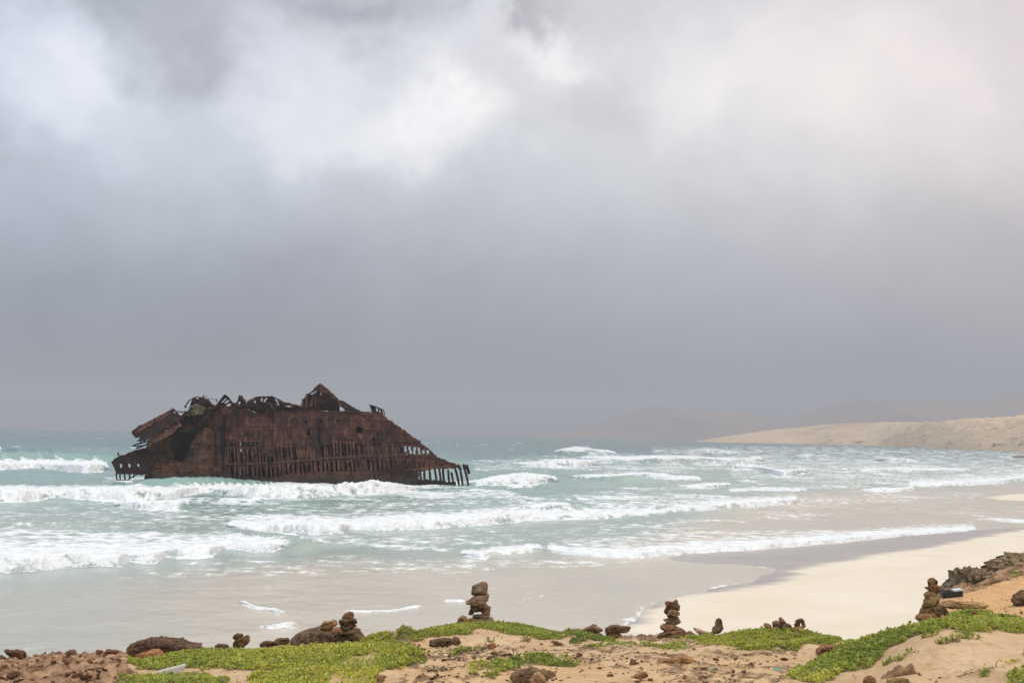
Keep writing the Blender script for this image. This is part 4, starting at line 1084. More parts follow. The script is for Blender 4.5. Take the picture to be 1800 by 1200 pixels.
def tuft(name, label, px, py, n, r, yel, h=.08):
    p = on_ground(px, py)
    th = rng.uniform(0, 6.28, n); rad = r * np.sqrt(rng.uniform(0, 1, n))
    b = np.stack([p[0] + rad * np.cos(th) * 1.6, p[1] + rad * np.sin(th), np.zeros(n)], -1)
    b[:, 2] = ground_z(b[:, 0], b[:, 1]) + rng.uniform(0, h, n) * (1 - (rad / r) ** 2 * .7)
    up = np.zeros_like(b); up[:, 2] = 1
    root = empty(name, p); tag(root, label, 'plant', 'small plants on bare sand')
    V, F, c = leaves(b - p, up, rng.uniform(.015, .035, n), leaf_colours(n, np.full(n, yel)), 7)
    mesh('leaves', V, F, M_leaf, root, smooth=False, colattr={'leafcol': c})
    vf = []
    for k in range(0, n, max(1, n // 10)):
        q = b[k] - p; vf.append(tube(np.array([[q[0] * .2, q[1] * .2, -.03], [q[0] * .6, q[1] * .6, q[2] * .5], q]), .004, 4))
    V, F = join_vf(vf); mesh('stem', V, F, M_straw, root)


tuft('dune_plant', 'small green tuft just under the leafy lip of the big right dune', 1636, 1118, 16, .05, .5, .04)
tuft('dune_plant', 'pale green tuft lower on the sandy face of the right dune', 1660, 1129, 14, .05, .5, .04)
tuft('dune_plant', 'tiny tuft on the right dune face, right of the pale tuft', 1676, 1129, 9, .04, .45)
tuft('dune_plant', 'broad tuft hanging under the leafy edge at the right of the dune face', 1706, 1122, 24, .07, .5, .04)
tuft('dune_plant', 'grey green straggly plant alone on the sand left of the dune foot rocks', 1582, 1157, 26, .11, .5, .03)
tuft('dune_plant', 'small yellowish plant on the sand in front of the middle mound', 862, 1128, 10, .05, .5)
tuft('dune_plant', 'green sprig at the right end of the middle mound beside dark stones', 925, 1127, 18, .06, .35)


# ------------------------------------------------------------------ stones
def resample(p, n):
    p = np.asarray(p, float); q = np.vstack([p, p[:1]]); s = np.concatenate([[0], np.cumsum(np.linalg.norm(np.diff(q, axis=0), axis=1))])
    t = np.linspace(0, s[-1], n, endpoint=False); return np.stack([np.interp(t, s, q[:, 0]), np.interp(t, s, q[:, 1])], -1)


def stone(name, label, outline, Y, cat='stone', group=None, tint=(1, 1, 1), thick=.5, mat=None, n=44, rough=.075, fr=4.5, x0=0, y0=0, k=1.0, rings=17, power=.42, tilt=0.0, cuts=20):
    o = np.asarray(outline, float) / k + (x0, y0); o = resample(o, n)
    w0 = at_y(o[:, 0], o[:, 1], Y); c = w0.mean(0); sz = min(np.ptp(w0[:, 0]), np.ptp(w0[:, 2]) * 2.2)
    th = thick * sz
    ph = np.linspace(-np.pi / 2 * .96, np.pi / 2 * .96, rings)
    V = []
    sh = rng.normal(0, .06, (rings, 2)) * sz
    for i, p in enumerate(ph):
        s = np.cos(p) ** power; v = c + (w0 - c) * s
        v[:, 1] = Y + math.sin(p) * th + tilt * (v[:, 2] - c[2])
        if abs(math.sin(p)) > .3: v[:, 0] += sh[i, 0] * abs(math.sin(p)); v[:, 2] += sh[i, 1] * .6 * abs(math.sin(p))
        V.append(v)
    V = np.concatenate(V); nv = len(V)
    i = np.arange(rings * n).reshape(rings, n); j = np.roll(i, -1, 1)
    F = np.stack([i[:-1], i[1:], j[1:], j[:-1]], -1).reshape(-1, 4)
    caps = np.array([V[:n].mean(0), V[-n:].mean(0)])
    V = np.concatenate([V, caps])
    tri = np.concatenate([np.stack([np.full(n, nv), i[0], j[0]], -1), np.stack([np.full(n, nv + 1), j[-1], i[-1]], -1)])
    F = np.concatenate([F, np.concatenate([tri, tri[:, :1]], 1)])
    for _ in range(cuts):
        cdv = rng.normal(size=3) * (.5, 1.8, .6); cdv /= np.linalg.norm(cdv)
        dd = (V - c) @ cdv; lim = np.max(dd) * rng.uniform(.74, .93); V = V - np.outer(np.maximum(dd - lim, 0) * .97, cdv)
    d = (V - c); L = np.linalg.norm(d, axis=1, keepdims=True) + 1e-6
    sd = len(bpy.data.objects) * 1.7
    q = V / sz * fr + sd
    amp = rough * sz
    disp = amp * (.7 * fbm(q, 5, .6) + .6 * (ridged(q * .8 + 9, 5, .6) - .5))
    V = V + d / L * disp[:, None]
    me = bpy.data.meshes.new(name); base = np.array([c[0], Y, V[:, 2].min()])
    me.from_pydata((V - base).tolist(), [], [list(dict.fromkeys(f)) for f in F.tolist()]); me.update(); me.validate()
    me.polygons.foreach_set('use_smooth', np.ones(len(me.polygons), bool))
    me.materials.append(mat or M_stone)
    ob = bpy.data.objects.new(name, me); col.objects.link(ob); ob.location = base; hv = rng.uniform(.86, 1.16); hw = rng.uniform(-.06, .06); ob.color = (1.28 * tint[0] * hv * (1 - hw), 1.33 * tint[1] * hv, 1.36 * tint[2] * hv * (1 + hw), 1)
    tag(ob, label, cat, group); return ob


DK = (.62, .58, .56); BR = (1.0, .93, .85); OC = (1.5, 1.15, .8); RD = (1.25, .88, .72); PALE = (1.75, 1.45, 1.15); GOLD = (1.35, 1.2, .78)
ga = 'stones of the cairn on the middle mound'
ca = dict(x0=800, y0=1000, k=9, group=ga); YA = 20.0
stone('cairn_stone', 'big squarish brown block on the very top of the middle mound cairn', [(275, 260), (330, 245), (380, 215), (450, 195), (500, 205), (515, 270), (500, 370), (450, 398), (380, 398), (300, 410), (265, 400)], YA, tint=BR, power=.35, rough=.035, **ca)
stone('cairn_stone', 'wedge stone pointing left under the top block of the middle mound cairn', [(165, 540), (250, 470), (350, 398), (440, 392), (490, 380), (525, 405), (520, 470), (490, 525), (440, 548), (380, 568), (280, 572), (190, 560)], YA, tint=(.95, .8, .7), rough=.04, **ca)
stone('cairn_stone', 'little light pebble wedged beneath the pointed stone of the middle mound cairn', [(355, 575), (400, 545), (460, 552), (450, 603), (380, 610)], YA - .08, tint=GOLD, rough=.04, **ca)
stone('cairn_stone', 'arched slab bridging the gap in the middle mound cairn', [(240, 590), (300, 565), (360, 590), (440, 598), (480, 552), (530, 575), (565, 605), (545, 665), (500, 645), (420, 660), (330, 675), (255, 645)], YA + .02, tint=(.8, .65, .58), rough=.05, **ca)
stone('cairn_stone', 'dark left block propping the arched slab of the middle mound cairn', [(235, 625), (285, 640), (300, 690), (275, 722), (208, 718)], YA, tint=DK, rough=.05, **ca)
stone('cairn_stone', 'reddish right block propping the arched slab of the middle mound cairn', [(415, 645), (480, 640), (550, 640), (535, 725), (450, 730), (420, 700)], YA, tint=RD, rough=.05, **ca)
stone('cairn_stone', 'flat thin slab above the base of the middle mound cairn', [(270, 725), (330, 712), (400, 722), (480, 720), (565, 706), (550, 745), (470, 775), (330, 792), (285, 775)], YA, tint=BR, rough=.04, **ca)
stone('cairn_stone', 'wide rounded base rock of the middle mound cairn, half in the green mat', [(130, 860), (180, 790), (270, 768), (330, 785), (470, 768), (580, 757), (625, 790), (640, 870), (380, 890)], YA, tint=(1.1, .9, .65), rough=.04, **ca)
stone('loose_rock', 'small ochre rock left of the middle mound cairn base', [(30, 850), (55, 775), (120, 738), (190, 760), (205, 790), (160, 850)], YA - .2, cat='rock', tint=OC, rough=.08, x0=800, y0=1000, k=9)
gb = 'stones of the tall cairn at the beach edge'
cb = dict(x0=1120, y0=1030, k=9, group=gb); YB = 19.6
stone('cairn_stone', 'flat reddish stone on the top left of the beach edge cairn', [(442, 238), (500, 232), (565, 245), (555, 285), (490, 312), (448, 302)], YB - .05, tint=RD, rough=.05, **cb)
stone('cairn_stone', 'upright reddish knob on the top right of the beach edge cairn', [(560, 275), (585, 215), (620, 202), (642, 240), (632, 285), (585, 292)], YB, tint=RD, rough=.05, **cb)
stone('cairn_stone', 'large dark boulder under the two red top stones of the beach edge cairn', [(465, 318), (555, 290), (650, 278), (668, 310), (662, 375), (600, 395), (520, 385), (490, 445), (428, 432), (448, 370)], YB + .03, tint=(.85, .68, .55), rough=.06, **cb)
stone('cairn_stone', 'pale yellowish chunk in the upper half of the beach edge cairn', [(508, 385), (540, 368), (600, 385), (682, 408), (672, 440), (600, 472), (520, 460), (486, 425)], YB - .06, tint=GOLD, rough=.05, **cb)
stone('cairn_stone', 'small black filler for the shadow gap at mid height of the beach edge cairn', [(468, 458), (520, 450), (622, 462), (600, 490), (485, 495)], YB, tint=(.42, .38, .36), rough=.05, **cb)  # dark lump added for the shadow between two stones
stone('cairn_stone', 'flat disc below the shadow gap of the beach edge cairn', [(412, 520), (500, 496), (620, 477), (672, 482), (688, 520), (600, 550), (440, 555)], YB, tint=BR, rough=.04, **cb)
stone('cairn_stone', 'second flat disc, third up from the base of the beach edge cairn', [(445, 580), (520, 552), (640, 532), (694, 545), (682, 582), (600, 608), (475, 608)], YB - .02, tint=(.95, .88, .68), rough=.04, **cb)
stone('cairn_stone', 'wide arched reddish slab resting on the base rock of the beach edge cairn', [(368, 622), (430, 590), (540, 602), (620, 628), (680, 650), (692, 695), (630, 698), (560, 662), (500, 680), (440, 712), (390, 690)], YB, tint=RD, rough=.05, **cb)
stone('cairn_stone', 'broad pyramidal grey brown base rock of the beach edge cairn', [(312, 775), (420, 728), (480, 698), (590, 688), (720, 672), (752, 700), (795, 790), (720, 835), (650, 865), (345, 840)], YB, tint=(1.0, .8, .65), rough=.035, **cb)
stone('loose_rock', 'low grey rock touching the right side of the beach edge cairn base', [(775, 745), (830, 700), (880, 735), (985, 795), (900, 825), (790, 815)], YB + .15, cat='rock', tint=BR, x0=1120, y0=1030, k=9)
stone('loose_rock', 'pale plank shaped stone leaning between the tall cairn and the two stone pile', [(903, 663), (950, 672), (1020, 708), (1172, 745), (1125, 800), (1030, 805), (975, 750)], YB - .2, cat='rock', tint=PALE, rough=.03, x0=1120, y0=1030, k=9)
gc = 'stones of the two stone pile'
stone('cairn_stone', 'pointed upper stone of the two stone pile on the green dune edge', [(1228, 585), (1258, 510), (1295, 493), (1330, 520), (1352, 592), (1300, 630), (1235, 618)], YB - .3, tint=(1.15, .9, .75), rough=.04, x0=1120, y0=1030, k=9, group=gc)
stone('cairn_stone', 'lower stone of the two stone pile on the green dune edge', [(1176, 680), (1228, 625), (1290, 622), (1352, 602), (1348, 660), (1312, 735), (1215, 755)], YB - .3, tint=(.95, .75, .6), rough=.04, x0=1120, y0=1030, k=9, group=gc)
gd = 'stones of the cairn on the right dune'
cdn = dict(x0=1590, y0=1000, k=9, group=gd); YD = 12.6
stone('cairn_stone', 'round brown ball stone on top of the right dune cairn', [(368, 190), (390, 145), (450, 128), (500, 165), (514, 215), (492, 248), (440, 245), (378, 248)], YD, tint=(.95, .7, .58), rough=.03, **cdn)
stone('cairn_stone', 'beaked stone with a point to the left near the top of the right dune cairn', [(328, 280), (380, 285), (392, 232), (450, 240), (540, 258), (578, 310), (542, 345), (480, 365), (430, 358), (380, 328)], YD, tint=(1.15, .85, .58), rough=.04, **cdn)
stone('cairn_stone', 'slanting middle stone of the right dune cairn, third from the top', [(306, 425), (330, 378), (390, 335), (450, 348), (482, 390), (445, 415), (380, 446), (320, 462)], YD - .02, tint=GOLD, rough=.05, **cdn)
stone('cairn_stone', 'tall yellowish boulder in the lower middle of the right dune cairn', [(275, 585), (308, 520), (330, 462), (440, 402), (545, 330), (550, 420), (512, 565), (440, 608), (380, 600), (350, 585), (300, 618)], YD, tint=(1.25, 1.1, .72), rough=.045, **cdn)
stone('cairn_stone', 'massive tan boulder in the base of the right dune cairn', [(210, 715), (238, 640), (300, 605), (450, 592), (540, 552), (605, 535), (612, 640), (595, 770), (500, 765), (450, 712), (360, 725)], YD + .03, tint=(1.3, 1.02, .66), rough=.05, **cdn)
stone('cairn_stone', 'flat bottom slab at the left foot of the right dune cairn', [(185, 775), (225, 712), (360, 708), (450, 690), (505, 745), (430, 805), (330, 815), (235, 830)], YD - .06, tint=(1.1, .85, .55), rough=.05, **cdn)
stone('loose_rock', 'rough brown rubble lump against the right side of the right dune cairn', [(598, 620), (650, 615), (685, 690), (640, 740), (588, 715)], YD + .2, cat='rock', tint=(.9, .68, .5), rough=.1, x0=1590, y0=1000, k=9)
stone('loose_rock', 'light leaning chip at the lower right foot of the right dune cairn', [(575, 740), (620, 722), (668, 792), (640, 815), (590, 810)], YD - .12, cat='rock', tint=PALE, rough=.05, x0=1590, y0=1000, k=9)
stone('loose_rock', 'small pyramid shaped stone on the crest of the right dune', [(1055, 705), (1095, 642), (1140, 690), (1120, 728), (1070, 728)], 12.8, cat='rock', tint=(1.0, .68, .52), rough=.05, x0=1590, y0=1000, k=9)
stone('loose_rock', 'dark pointed chip on the crest near the right picture edge', [(1530, 690), (1550, 695), (1575, 735), (1560, 760), (1540, 755)], 12.8, cat='rock', tint=DK, rough=.05, x0=1590, y0=1000, k=9)
ge = 'stones of the cairn on the dark boulder'
ce = dict(x0=500, y0=1060, k=9, group=ge); YE = 18.0
stone('cairn_stone', 'peaked reddish stone on top of the cairn that stands on the dark boulder', [(908, 222), (960, 160), (1020, 128), (1087, 150), (1098, 200), (1040, 255), (980, 248), (930, 255)], YE, tint=RD, rough=.06, **ce)
stone('cairn_stone', 'dark middle stone of the cairn that stands on the dark boulder', [(862, 270), (930, 248), (1000, 246), (1100, 232), (1138, 270), (1132, 315), (1060, 338), (950, 358), (866, 335)], YE, tint=(.8, .62, .5), rough=.07, **ce)
stone('cairn_stone', 'flat lowest stone of the cairn that stands on the dark boulder', [(862, 362), (960, 340), (1060, 330), (1142, 355), (1085, 405), (980, 438), (878, 425)], YE, tint=(.68, .56, .46), rough=.06, **ce)
stone('cairn_stone', 'tiny tan chip at the right foot of the cairn that stands on the dark boulder', [(1080, 395), (1120, 368), (1174, 405), (1120, 430)], YE - .1, tint=OC, rough=.06, **ce)
stone('loose_rock', 'orange ochre rock leaning beside the cairn on the dark boulder', [(606, 345), (620, 305), (670, 285), (760, 292), (770, 256), (822, 272), (828, 340), (765, 375), (720, 425), (640, 430), (590, 405)], YE, cat='rock', tint=OC, rough=.09, x0=500, y0=1060, k=9)
stone('loose_rock', 'smaller ochre rock between the orange rock and the cairn on the dark boulder', [(735, 445), (790, 368), (872, 398), (895, 440), (860, 490), (770, 490)], YE - .15, cat='rock', tint=(1.6, 1.15, .85), rough=.08, x0=500, y0=1060, k=9)
stone('boulder', 'long dark grey boulder that carries the small cairn behind the left green mound', [(120, 585), (200, 488), (290, 452), (420, 428), (540, 402), (640, 445), (750, 485), (880, 470), (950, 422), (1150, 422), (1232, 530), (1245, 620), (700, 660), (128, 640)], YE + .3, cat='boulder', tint=(.72, .66, .58), thick=.6, n=120, rings=31, rough=.06, fr=8, cuts=6, x0=500, y0=1060, k=9)
stone('loose_rock', 'low split rock right of the dark boulder with the cairn', [(1372, 515), (1420, 502), (1500, 528), (1600, 562), (1695, 582), (1690, 615), (1385, 615)], 19.0, cat='rock', tint=(1.2, .88, .7), x0=500, y0=1060, k=9)
gh = 'stones of the small two stone stack at the left'
stone('cairn_stone', 'dark upper stone of the small stack on the left rim', [(753, 142), (775, 118), (815, 123), (815, 150), (770, 158)], 19.2, tint=(.6, .45, .4), rough=.05, x0=200, y0=1080, k=3.6, group=gh)
stone('cairn_stone', 'larger brown lower stone of the small stack on the left rim', [(750, 182), (780, 153), (840, 128), (862, 138), (852, 178), (820, 205), (768, 210)], 19.2, tint=(.95, .72, .55), rough=.06, x0=200, y0=1080, k=3.6, group=gh)
for lab, pts, tn in (('low brown rock on the rim just left of the small two stone stack', [(642, 192), (665, 185), (715, 190), (722, 215), (640, 215)], (.7, .5, .42)),
                     ('low dark rock on the rim right of the small two stone stack', [(925, 185), (960, 168), (1005, 170), (1005, 200), (925, 205)], (.65, .5, .42)),
                     ('jagged dark rock on the rim left of the boulder with the cairn', [(1010, 178), (1035, 152), (1080, 150), (1108, 146), (1105, 180), (1010, 195)], (.62, .5, .44))):
    stone('loose_rock', lab, pts, 19.4, cat='rock', tint=tn, x0=200, y0=1080, k=3.6, rough=.09)
stone('rock_ledge', 'dark overhanging rock ledge on the left rim above the sand', [(98, 215), (130, 178), (200, 158), (265, 158), (268, 148), (285, 156), (330, 163), (390, 168), (410, 160), (450, 188), (545, 198), (545, 214), (450, 216), (380, 218), (330, 200), (290, 206), (258, 240), (200, 245), (150, 250), (120, 238)], 18.6, cat='rock', tint=(.62, .5, .44), thick=.5, n=120, rings=31, rough=.07, fr=8, cuts=0, x0=200, y0=1080, k=3.6)
stone('boulder', 'sandy brown boulder below the overhanging dark ledge', [(150, 245), (200, 225), (280, 205), (330, 205), (320, 260), (200, 275), (150, 265)], 18.4, cat='boulder', tint=(1.7, 1.2, .8), rough=.06, x0=200, y0=1080, k=3.6)
for lab, pts, tn in (('dark rock with a spike pointing up left at the far left of the rim', [(60, 248), (105, 268), (160, 256), (262, 280), (256, 340), (170, 335), (100, 305)], (.6, .42, .36)),
                     ('square grey brown stone standing on the left rim', [(703, 290), (720, 252), (800, 247), (806, 290), (765, 310), (710, 308)], (.85, .66, .56)),
                     ('small pinkish stone on the left rim between two darker ones', [(1018, 262), (1030, 243), (1082, 255), (1078, 290), (1020, 290)], (1.1, .78, .66)),
                     ('reddish lumpy rock on the left rim right of the pinkish stone', [(1093, 275), (1130, 243), (1160, 262), (1242, 258), (1244, 300), (1190, 325), (1108, 305)], (.85, .52, .42)),
                     ('dark flat rock at the left picture edge on the rim', [(-60, 310), (0, 312), (50, 330), (50, 360), (-60, 365)], (.6, .45, .4))):
    stone('loose_rock', lab, pts, 19.0, cat='rock', tint=tn, x0=0, y0=1100, k=6, rough=.07)
stone('boulder', 'big square ochre boulder near the bottom left corner', [(18, 575), (16, 440), (60, 416), (170, 418), (204, 480), (192, 550), (90, 585)], 12.6, cat='boulder', tint=(1.55, 1.0, .55), power=.4, rough=.05, x0=0, y0=1100, k=6)
gp = 'stones of the two low piles left of the tall cairn'
co = dict(x0=1000, y0=1080, k=9, group=gp)
stone('cairn_stone', 'knobbly upper rock of the left low pile', [(222, 235), (300, 202), (360, 180), (375, 162), (442, 166), (442, 200), (524, 225), (528, 260), (470, 275), (400, 262), (310, 262), (248, 282)], 19.8, tint=(.95, .75, .55), rough=.06, **co)
stone('cairn_stone', 'flat lower rock of the left low pile', [(215, 310), (300, 262), (460, 262), (515, 300), (430, 345), (300, 352), (225, 340)], 19.8, tint=(1.0, .78, .58), rough=.06, **co)
stone('cairn_stone', 'wide dark top slab of the right low pile with a raised right end', [(566, 205), (640, 186), (670, 162), (800, 172), (850, 208), (880, 178), (970, 186), (935, 255), (890, 282), (800, 262), (650, 282), (560, 285)], 19.8, tint=(.75, .62, .5), rough=.06, **co)
stone('cairn_stone', 'brown bottom rock of the right low pile', [(580, 325), (620, 278), (820, 272), (812, 335), (740, 360), (640, 362)], 19.8, tint=(1.1, .8, .62), rough=.05, **co)
for lab, pts, yy, tn in (('low reddish brown rock on the rim left of the two low piles', [(-10, 290), (60, 262), (110, 268), (210, 272), (215, 330), (0, 340)], 20.2, (.75, .52, .44)),
                         ('notched stone standing on the sand flat below the right low pile', [(963, 790), (985, 708), (1010, 692), (1040, 735), (1115, 770), (1060, 800), (980, 812)], 12.6, (1.05, .8, .6)),
                         ('layered grey brown rock heap on the sand below the tall cairn', [(1325, 860), (1400, 790), (1470, 775), (1560, 790), (1640, 775), (1690, 790), (1650, 850), (1560, 868), (1450, 860)], 12.3, (1.0, .8, .62)),
                         ('ridge shaped rock behind the layered heap on the sand', [(1375, 765), (1440, 708), (1560, 698), (1705, 688), (1715, 760), (1600, 790), (1450, 780)], 12.8, (1.25, .95, .72)),
                         ('orange rounded rock on the sand right of the layered heap', [(1685, 770), (1740, 680), (1830, 640), (1930, 690), (2020, 740), (1980, 790), (1880, 800), (1760, 805)], 12.5, (1.75, 1.15, .68)),
                         ('smooth tan rock lying on the sand at the lower middle', [(1005, 985), (1080, 928), (1150, 903), (1222, 912), (1238, 975), (1130, 1005)], 10.9, (1.2, .9, .66)),
                         ('small red stone on the sand right of the bare dune crest', [(1570, 600), (1600, 570), (1640, 585), (1635, 615), (1590, 622)], 15.0, (1.3, .75, .58)),
                         ('long tan flat rock below the bare dune crest', [(665, 590), (710, 566), (790, 580), (875, 605), (860, 632), (740, 625)], 15.2, (1.6, 1.15, .75)),
                         ('low grey brown rock right of the long tan flat rock', [(860, 640), (930, 605), (985, 595), (1050, 630), (1040, 650), (900, 652)], 14.8, (1.1, .85, .68))):
    stone('loose_rock', lab, pts, yy, cat='rock', tint=tn, x0=1000, y0=1080, k=9, rough=.09)
for lab, pts, yy, tn in (('dark layered rock on the near slope of the middle mound', [(538, 170), (545, 132), (600, 122), (700, 112), (750, 120), (755, 165), (700, 175), (560, 180)], 16.6, (.62, .52, .46)),
                         ('round brown rock at the right end of the dark layered rock', [(735, 160), (745, 112), (770, 95), (805, 110), (822, 145), (800, 168)], 16.4, (1.0, .78, .6)),
                         ('dark shaggy mound of rock at the bottom of the picture behind the pointed stone', [(1278, 470), (1290, 435), (1330, 415), (1450, 388), (1560, 400), (1660, 410), (1700, 440), (1560, 480), (1440, 498), (1310, 500)], 10.6, (.72, .6, .45)),
                         ('pale pointed triangular stone at the bottom of the picture', [(1445, 520), (1470, 460), (1512, 396), (1545, 430), (1590, 470), (1575, 540)], 10.35, (1.75, 1.45, 1.15)),
                         ('brown flat stone on sand at the edge of the left green mat', [(22, 490), (60, 443), (132, 452), (128, 492), (60, 505)], 10.8, (1.0, .76, .6)),
                         ('ridged tan rock on the sand below the dark twig line', [(430, 480), (470, 445), (530, 460), (560, 480), (470, 505), (350, 515)], 10.8, (1.35, 1.0, .72)),
                         ('small round sand coloured stone at the left foot of the middle mound', [(365, 175), (380, 148), (405, 145), (418, 170), (400, 195)], 16.0, (1.6, 1.25, .92)),
                         ('red brown stone above the long dark twig', [(757, 225), (765, 205), (800, 205), (815, 225), (780, 232)], 14.4, (1.0, .62, .48)),
                         ('dark low rock at the right foot of the middle mound', [(1640, 145), (1660, 130), (1740, 155), (1738, 172), (1690, 172)], 16.6, (.72, .62, .48)),
                         ('reddish block on the sand right of the long dark twig', [(1065, 195), (1072, 165), (1130, 155), (1140, 190), (1090, 205)], 14.8, (1.3, .9, .66))):
    stone('loose_rock', lab, pts, yy, cat='rock', tint=tn, x0=650, y0=1100, k=5.14, rough=.09)
for lab, pts, yy, tn in (('brown upright stone at the foot of the right dune, bottom edge', [(672, 965), (675, 935), (705, 906), (747, 918), (755, 965)], 9.6, (1.25, .85, .6)),
                         ('large brown rock with a peak at the foot of the right dune', [(792, 945), (800, 915), (850, 896), (930, 856), (985, 870), (1010, 836), (1038, 912), (1010, 945), (880, 955), (810, 970)], 9.9, (1.2, .85, .6)),
                         ('flat mossy slab in front of the peaked rock at the bottom edge', [(820, 975), (850, 940), (930, 928), (985, 935), (995, 965), (980, 985)], 9.5, (1.2, 1.05, .62)),
                         ('flat orange stone lying right of the peaked rock', [(1098, 885), (1130, 872), (1165, 890), (1215, 928), (1160, 925), (1110, 905)], 10.0, (1.45, .9, .62)),
                         ('brown rounded rock in the notch between the two right dunes', [(345, 745), (370, 702), (440, 690), (478, 705), (440, 745), (390, 755)], 14.6, (.95, .68, .5)),
                         ('dark pebble pair sized stone on sand left of the right dune', [(85, 795), (100, 783), (125, 784), (148, 795), (120, 802)], 13.0, (.42, .36, .32)),
                         ('reddish stone at the bottom edge toward the right corner', [(1520, 965), (1545, 938), (1580, 935), (1575, 965)], 9.3, (1.3, .8, .6))):
    stone('loose_rock', lab, pts, yy, cat='rock', tint=tn, x0=1350, y0=960, k=4, rough=.08)
gq = 'stones of the little piles on the green dune'
for lab, pts, tn in (('spike stone on the left of the green dune pile', [(1372, 280), (1385, 274), (1410, 302), (1405, 315), (1380, 308)], RD), ('broad dark stone at the base of the green dune pile', [(1375, 318), (1405, 308), (1440, 320), (1442, 345), (1380, 348)], DK),
                     ('brown middle stone of the green dune pile', [(1335, 305), (1355, 293), (1378, 302), (1382, 325), (1340, 335)], BR), ('low left chip beside the green dune pile', [(1284, 315), (1300, 308), (1330, 320), (1328, 335), (1288, 332)], RD),
                     ('cap stone of the small arch pile on the green dune', [(1466, 300), (1480, 284), (1505, 282), (1520, 300), (1505, 308), (1475, 306)], RD), ('left leg stone of the small arch pile', [(1462, 318), (1475, 304), (1494, 308), (1488, 330), (1465, 330)], (.9, .6, .5)),
                     ('right leg stone of the small arch pile', [(1502, 308), (1518, 300), (1526, 328), (1512, 340), (1504, 330)], (1.0, .7, .55)), ('base slab of the small arch pile', [(1460, 335), (1485, 324), (1512, 334), (1515, 352), (1462, 352)], (1.3, 1.0, .75))):
    stone('cairn_stone', lab, pts, 18.5, tint=tn, x0=950, y0=1000, k=3.273, group=gq, rough=.06)

# rock outcrop at the right
stone('rock_outcrop', 'dark craggy rock crest behind the right dune cairn', [(1665, 1052), (1669, 1043), (1676, 1035), (1681, 1030), (1688, 1026), (1694, 1017), (1697, 1013), (1695, 1009), (1702, 1007), (1704, 1008), (1714, 1007), (1723, 1006), (1726, 1005), (1732, 1008), (1738, 1012), (1749, 1020), (1764, 1028), (1774, 1045), (1749, 1052), (1724, 1052), (1704, 1056), (1685, 1060)],
      23.2, cat='rock', tint=(.80, .77, .72), thick=.62, mat=M_crag, n=150, rings=41, rough=.07, fr=10, tilt=.7, cuts=0)
stone('rock_outcrop', 'upper craggy ledge rising to the right picture edge with a small knob on top', [(1735, 1012), (1744, 1006), (1750, 1000), (1748, 995), (1755, 994), (1760, 988), (1768, 986), (1780, 984), (1786, 981), (1790, 976), (1796, 977), (1800, 980), (1830, 978), (1870, 972), (1900, 990), (1890, 1030), (1830, 1034), (1780, 1030), (1750, 1024)],
      25.0, cat='rock', tint=(.88, .84, .77), thick=.5, mat=M_crag, n=150, rings=41, rough=.06, fr=11, tilt=.6, cuts=0)
stone('rock_outcrop', 'undercut sandy ledge in the middle of the right outcrop', [(1690, 1052), (1700, 1042), (1715, 1037), (1740, 1034), (1765, 1030), (1790, 1027), (1830, 1018), (1870, 1020), (1860, 1036), (1820, 1040), (1790, 1038), (1774, 1048), (1756, 1050), (1740, 1046), (1722, 1046), (1705, 1052)],
      21.6, cat='rock', tint=(1.15, .95, .72), thick=.45, mat=M_crag, n=150, rings=31, rough=.06, fr=11, tilt=.5, cuts=0)
stone('rock_outcrop', 'low ledge at the foot of the right outcrop just right of the cairn', [(1652, 1064), (1660, 1057), (1672, 1055), (1684, 1058), (1700, 1059), (1715, 1058), (1738, 1063), (1728, 1068), (1700, 1068), (1668, 1068)],
      18.6, cat='rock', tint=(1.35, 1.2, 1.0), thick=.5, mat=M_crag, n=120, rings=25, rough=.06, fr=11, tilt=.3, cuts=0)
stone('rock_outcrop', 'dark rock with hanging roots at the right picture edge', [(1784, 1058), (1790, 1048), (1797, 1043), (1815, 1038), (1850, 1040), (1850, 1062), (1805, 1066), (1790, 1064)],
      18.4, cat='rock', tint=(.7, .58, .48), thick=.5, mat=M_crag, n=90, rings=25, rough=.07, fr=7)
stone('shore_reef', 'dark low rocks at the water edge below the far sand hills', [(1774, 803), (1782, 800.5), (1795, 799.5), (1830, 800), (1860, 802), (1850, 805), (1790, 804.5)], 560, cat='rock', tint=(1.5, 1.5, 1.6), n=60, thick=.5, rough=.05, fr=6)

# crate, slab, twigs, scraps
p0 = at_y(1671, 1048, 20.6); cr = empty('plastic_crate', p0)
tag(cr, 'black slatted crate with a pale board on top beside the right outcrop', 'crate')
Wc, Hc, Dc = .30, .095, .26
def boxes(lst): return join_vf([beam_vf(a, b, c, d) for a, b, c, d in lst])
rotz = Matrix.Rotation(-.10, 3, 'Y')
def addp(name, lst, mt):
    V, F = boxes(lst); V = np.array([rotz @ Vector(v) for v in V]); return mesh(name, V, F, mt, cr, smooth=False)
addp('end_panel', [((-Wc / 2, 0, 0), (-Wc / 2, 0, Hc), .02, Dc)], M_black); addp('end_panel', [((-Wc / 2 + .11, -.145, 0), (-Wc / 2 + .11, -.145, Hc), .18, .012)], M_black); addp('end_panel', [((Wc / 2, 0, 0), (Wc / 2, 0, Hc), .02, Dc)], M_black)
for i in range(4): addp('slat', [((-Wc / 2, -Dc / 2 - .002 * i, .012 + i * .024), (Wc / 2, -Dc / 2 - .002 * i, .012 + i * .024), .018, .018)], M_black)
for i in range(4): addp('slat', [((-Wc / 2, Dc / 2, .012 + i * .024), (Wc / 2, Dc / 2, .012 + i * .024), .018, .018)], M_black)
addp('crate_floor', [((-Wc / 2 + .01, 0, .012), (Wc / 2 - .01, 0, .012), .012, Dc - .04)], M_black)
addp('pale_board', [((.02, -.06, Hc + .012), (Wc / 2 + .02, -.05, Hc + .018), .022, .14)], M_white)

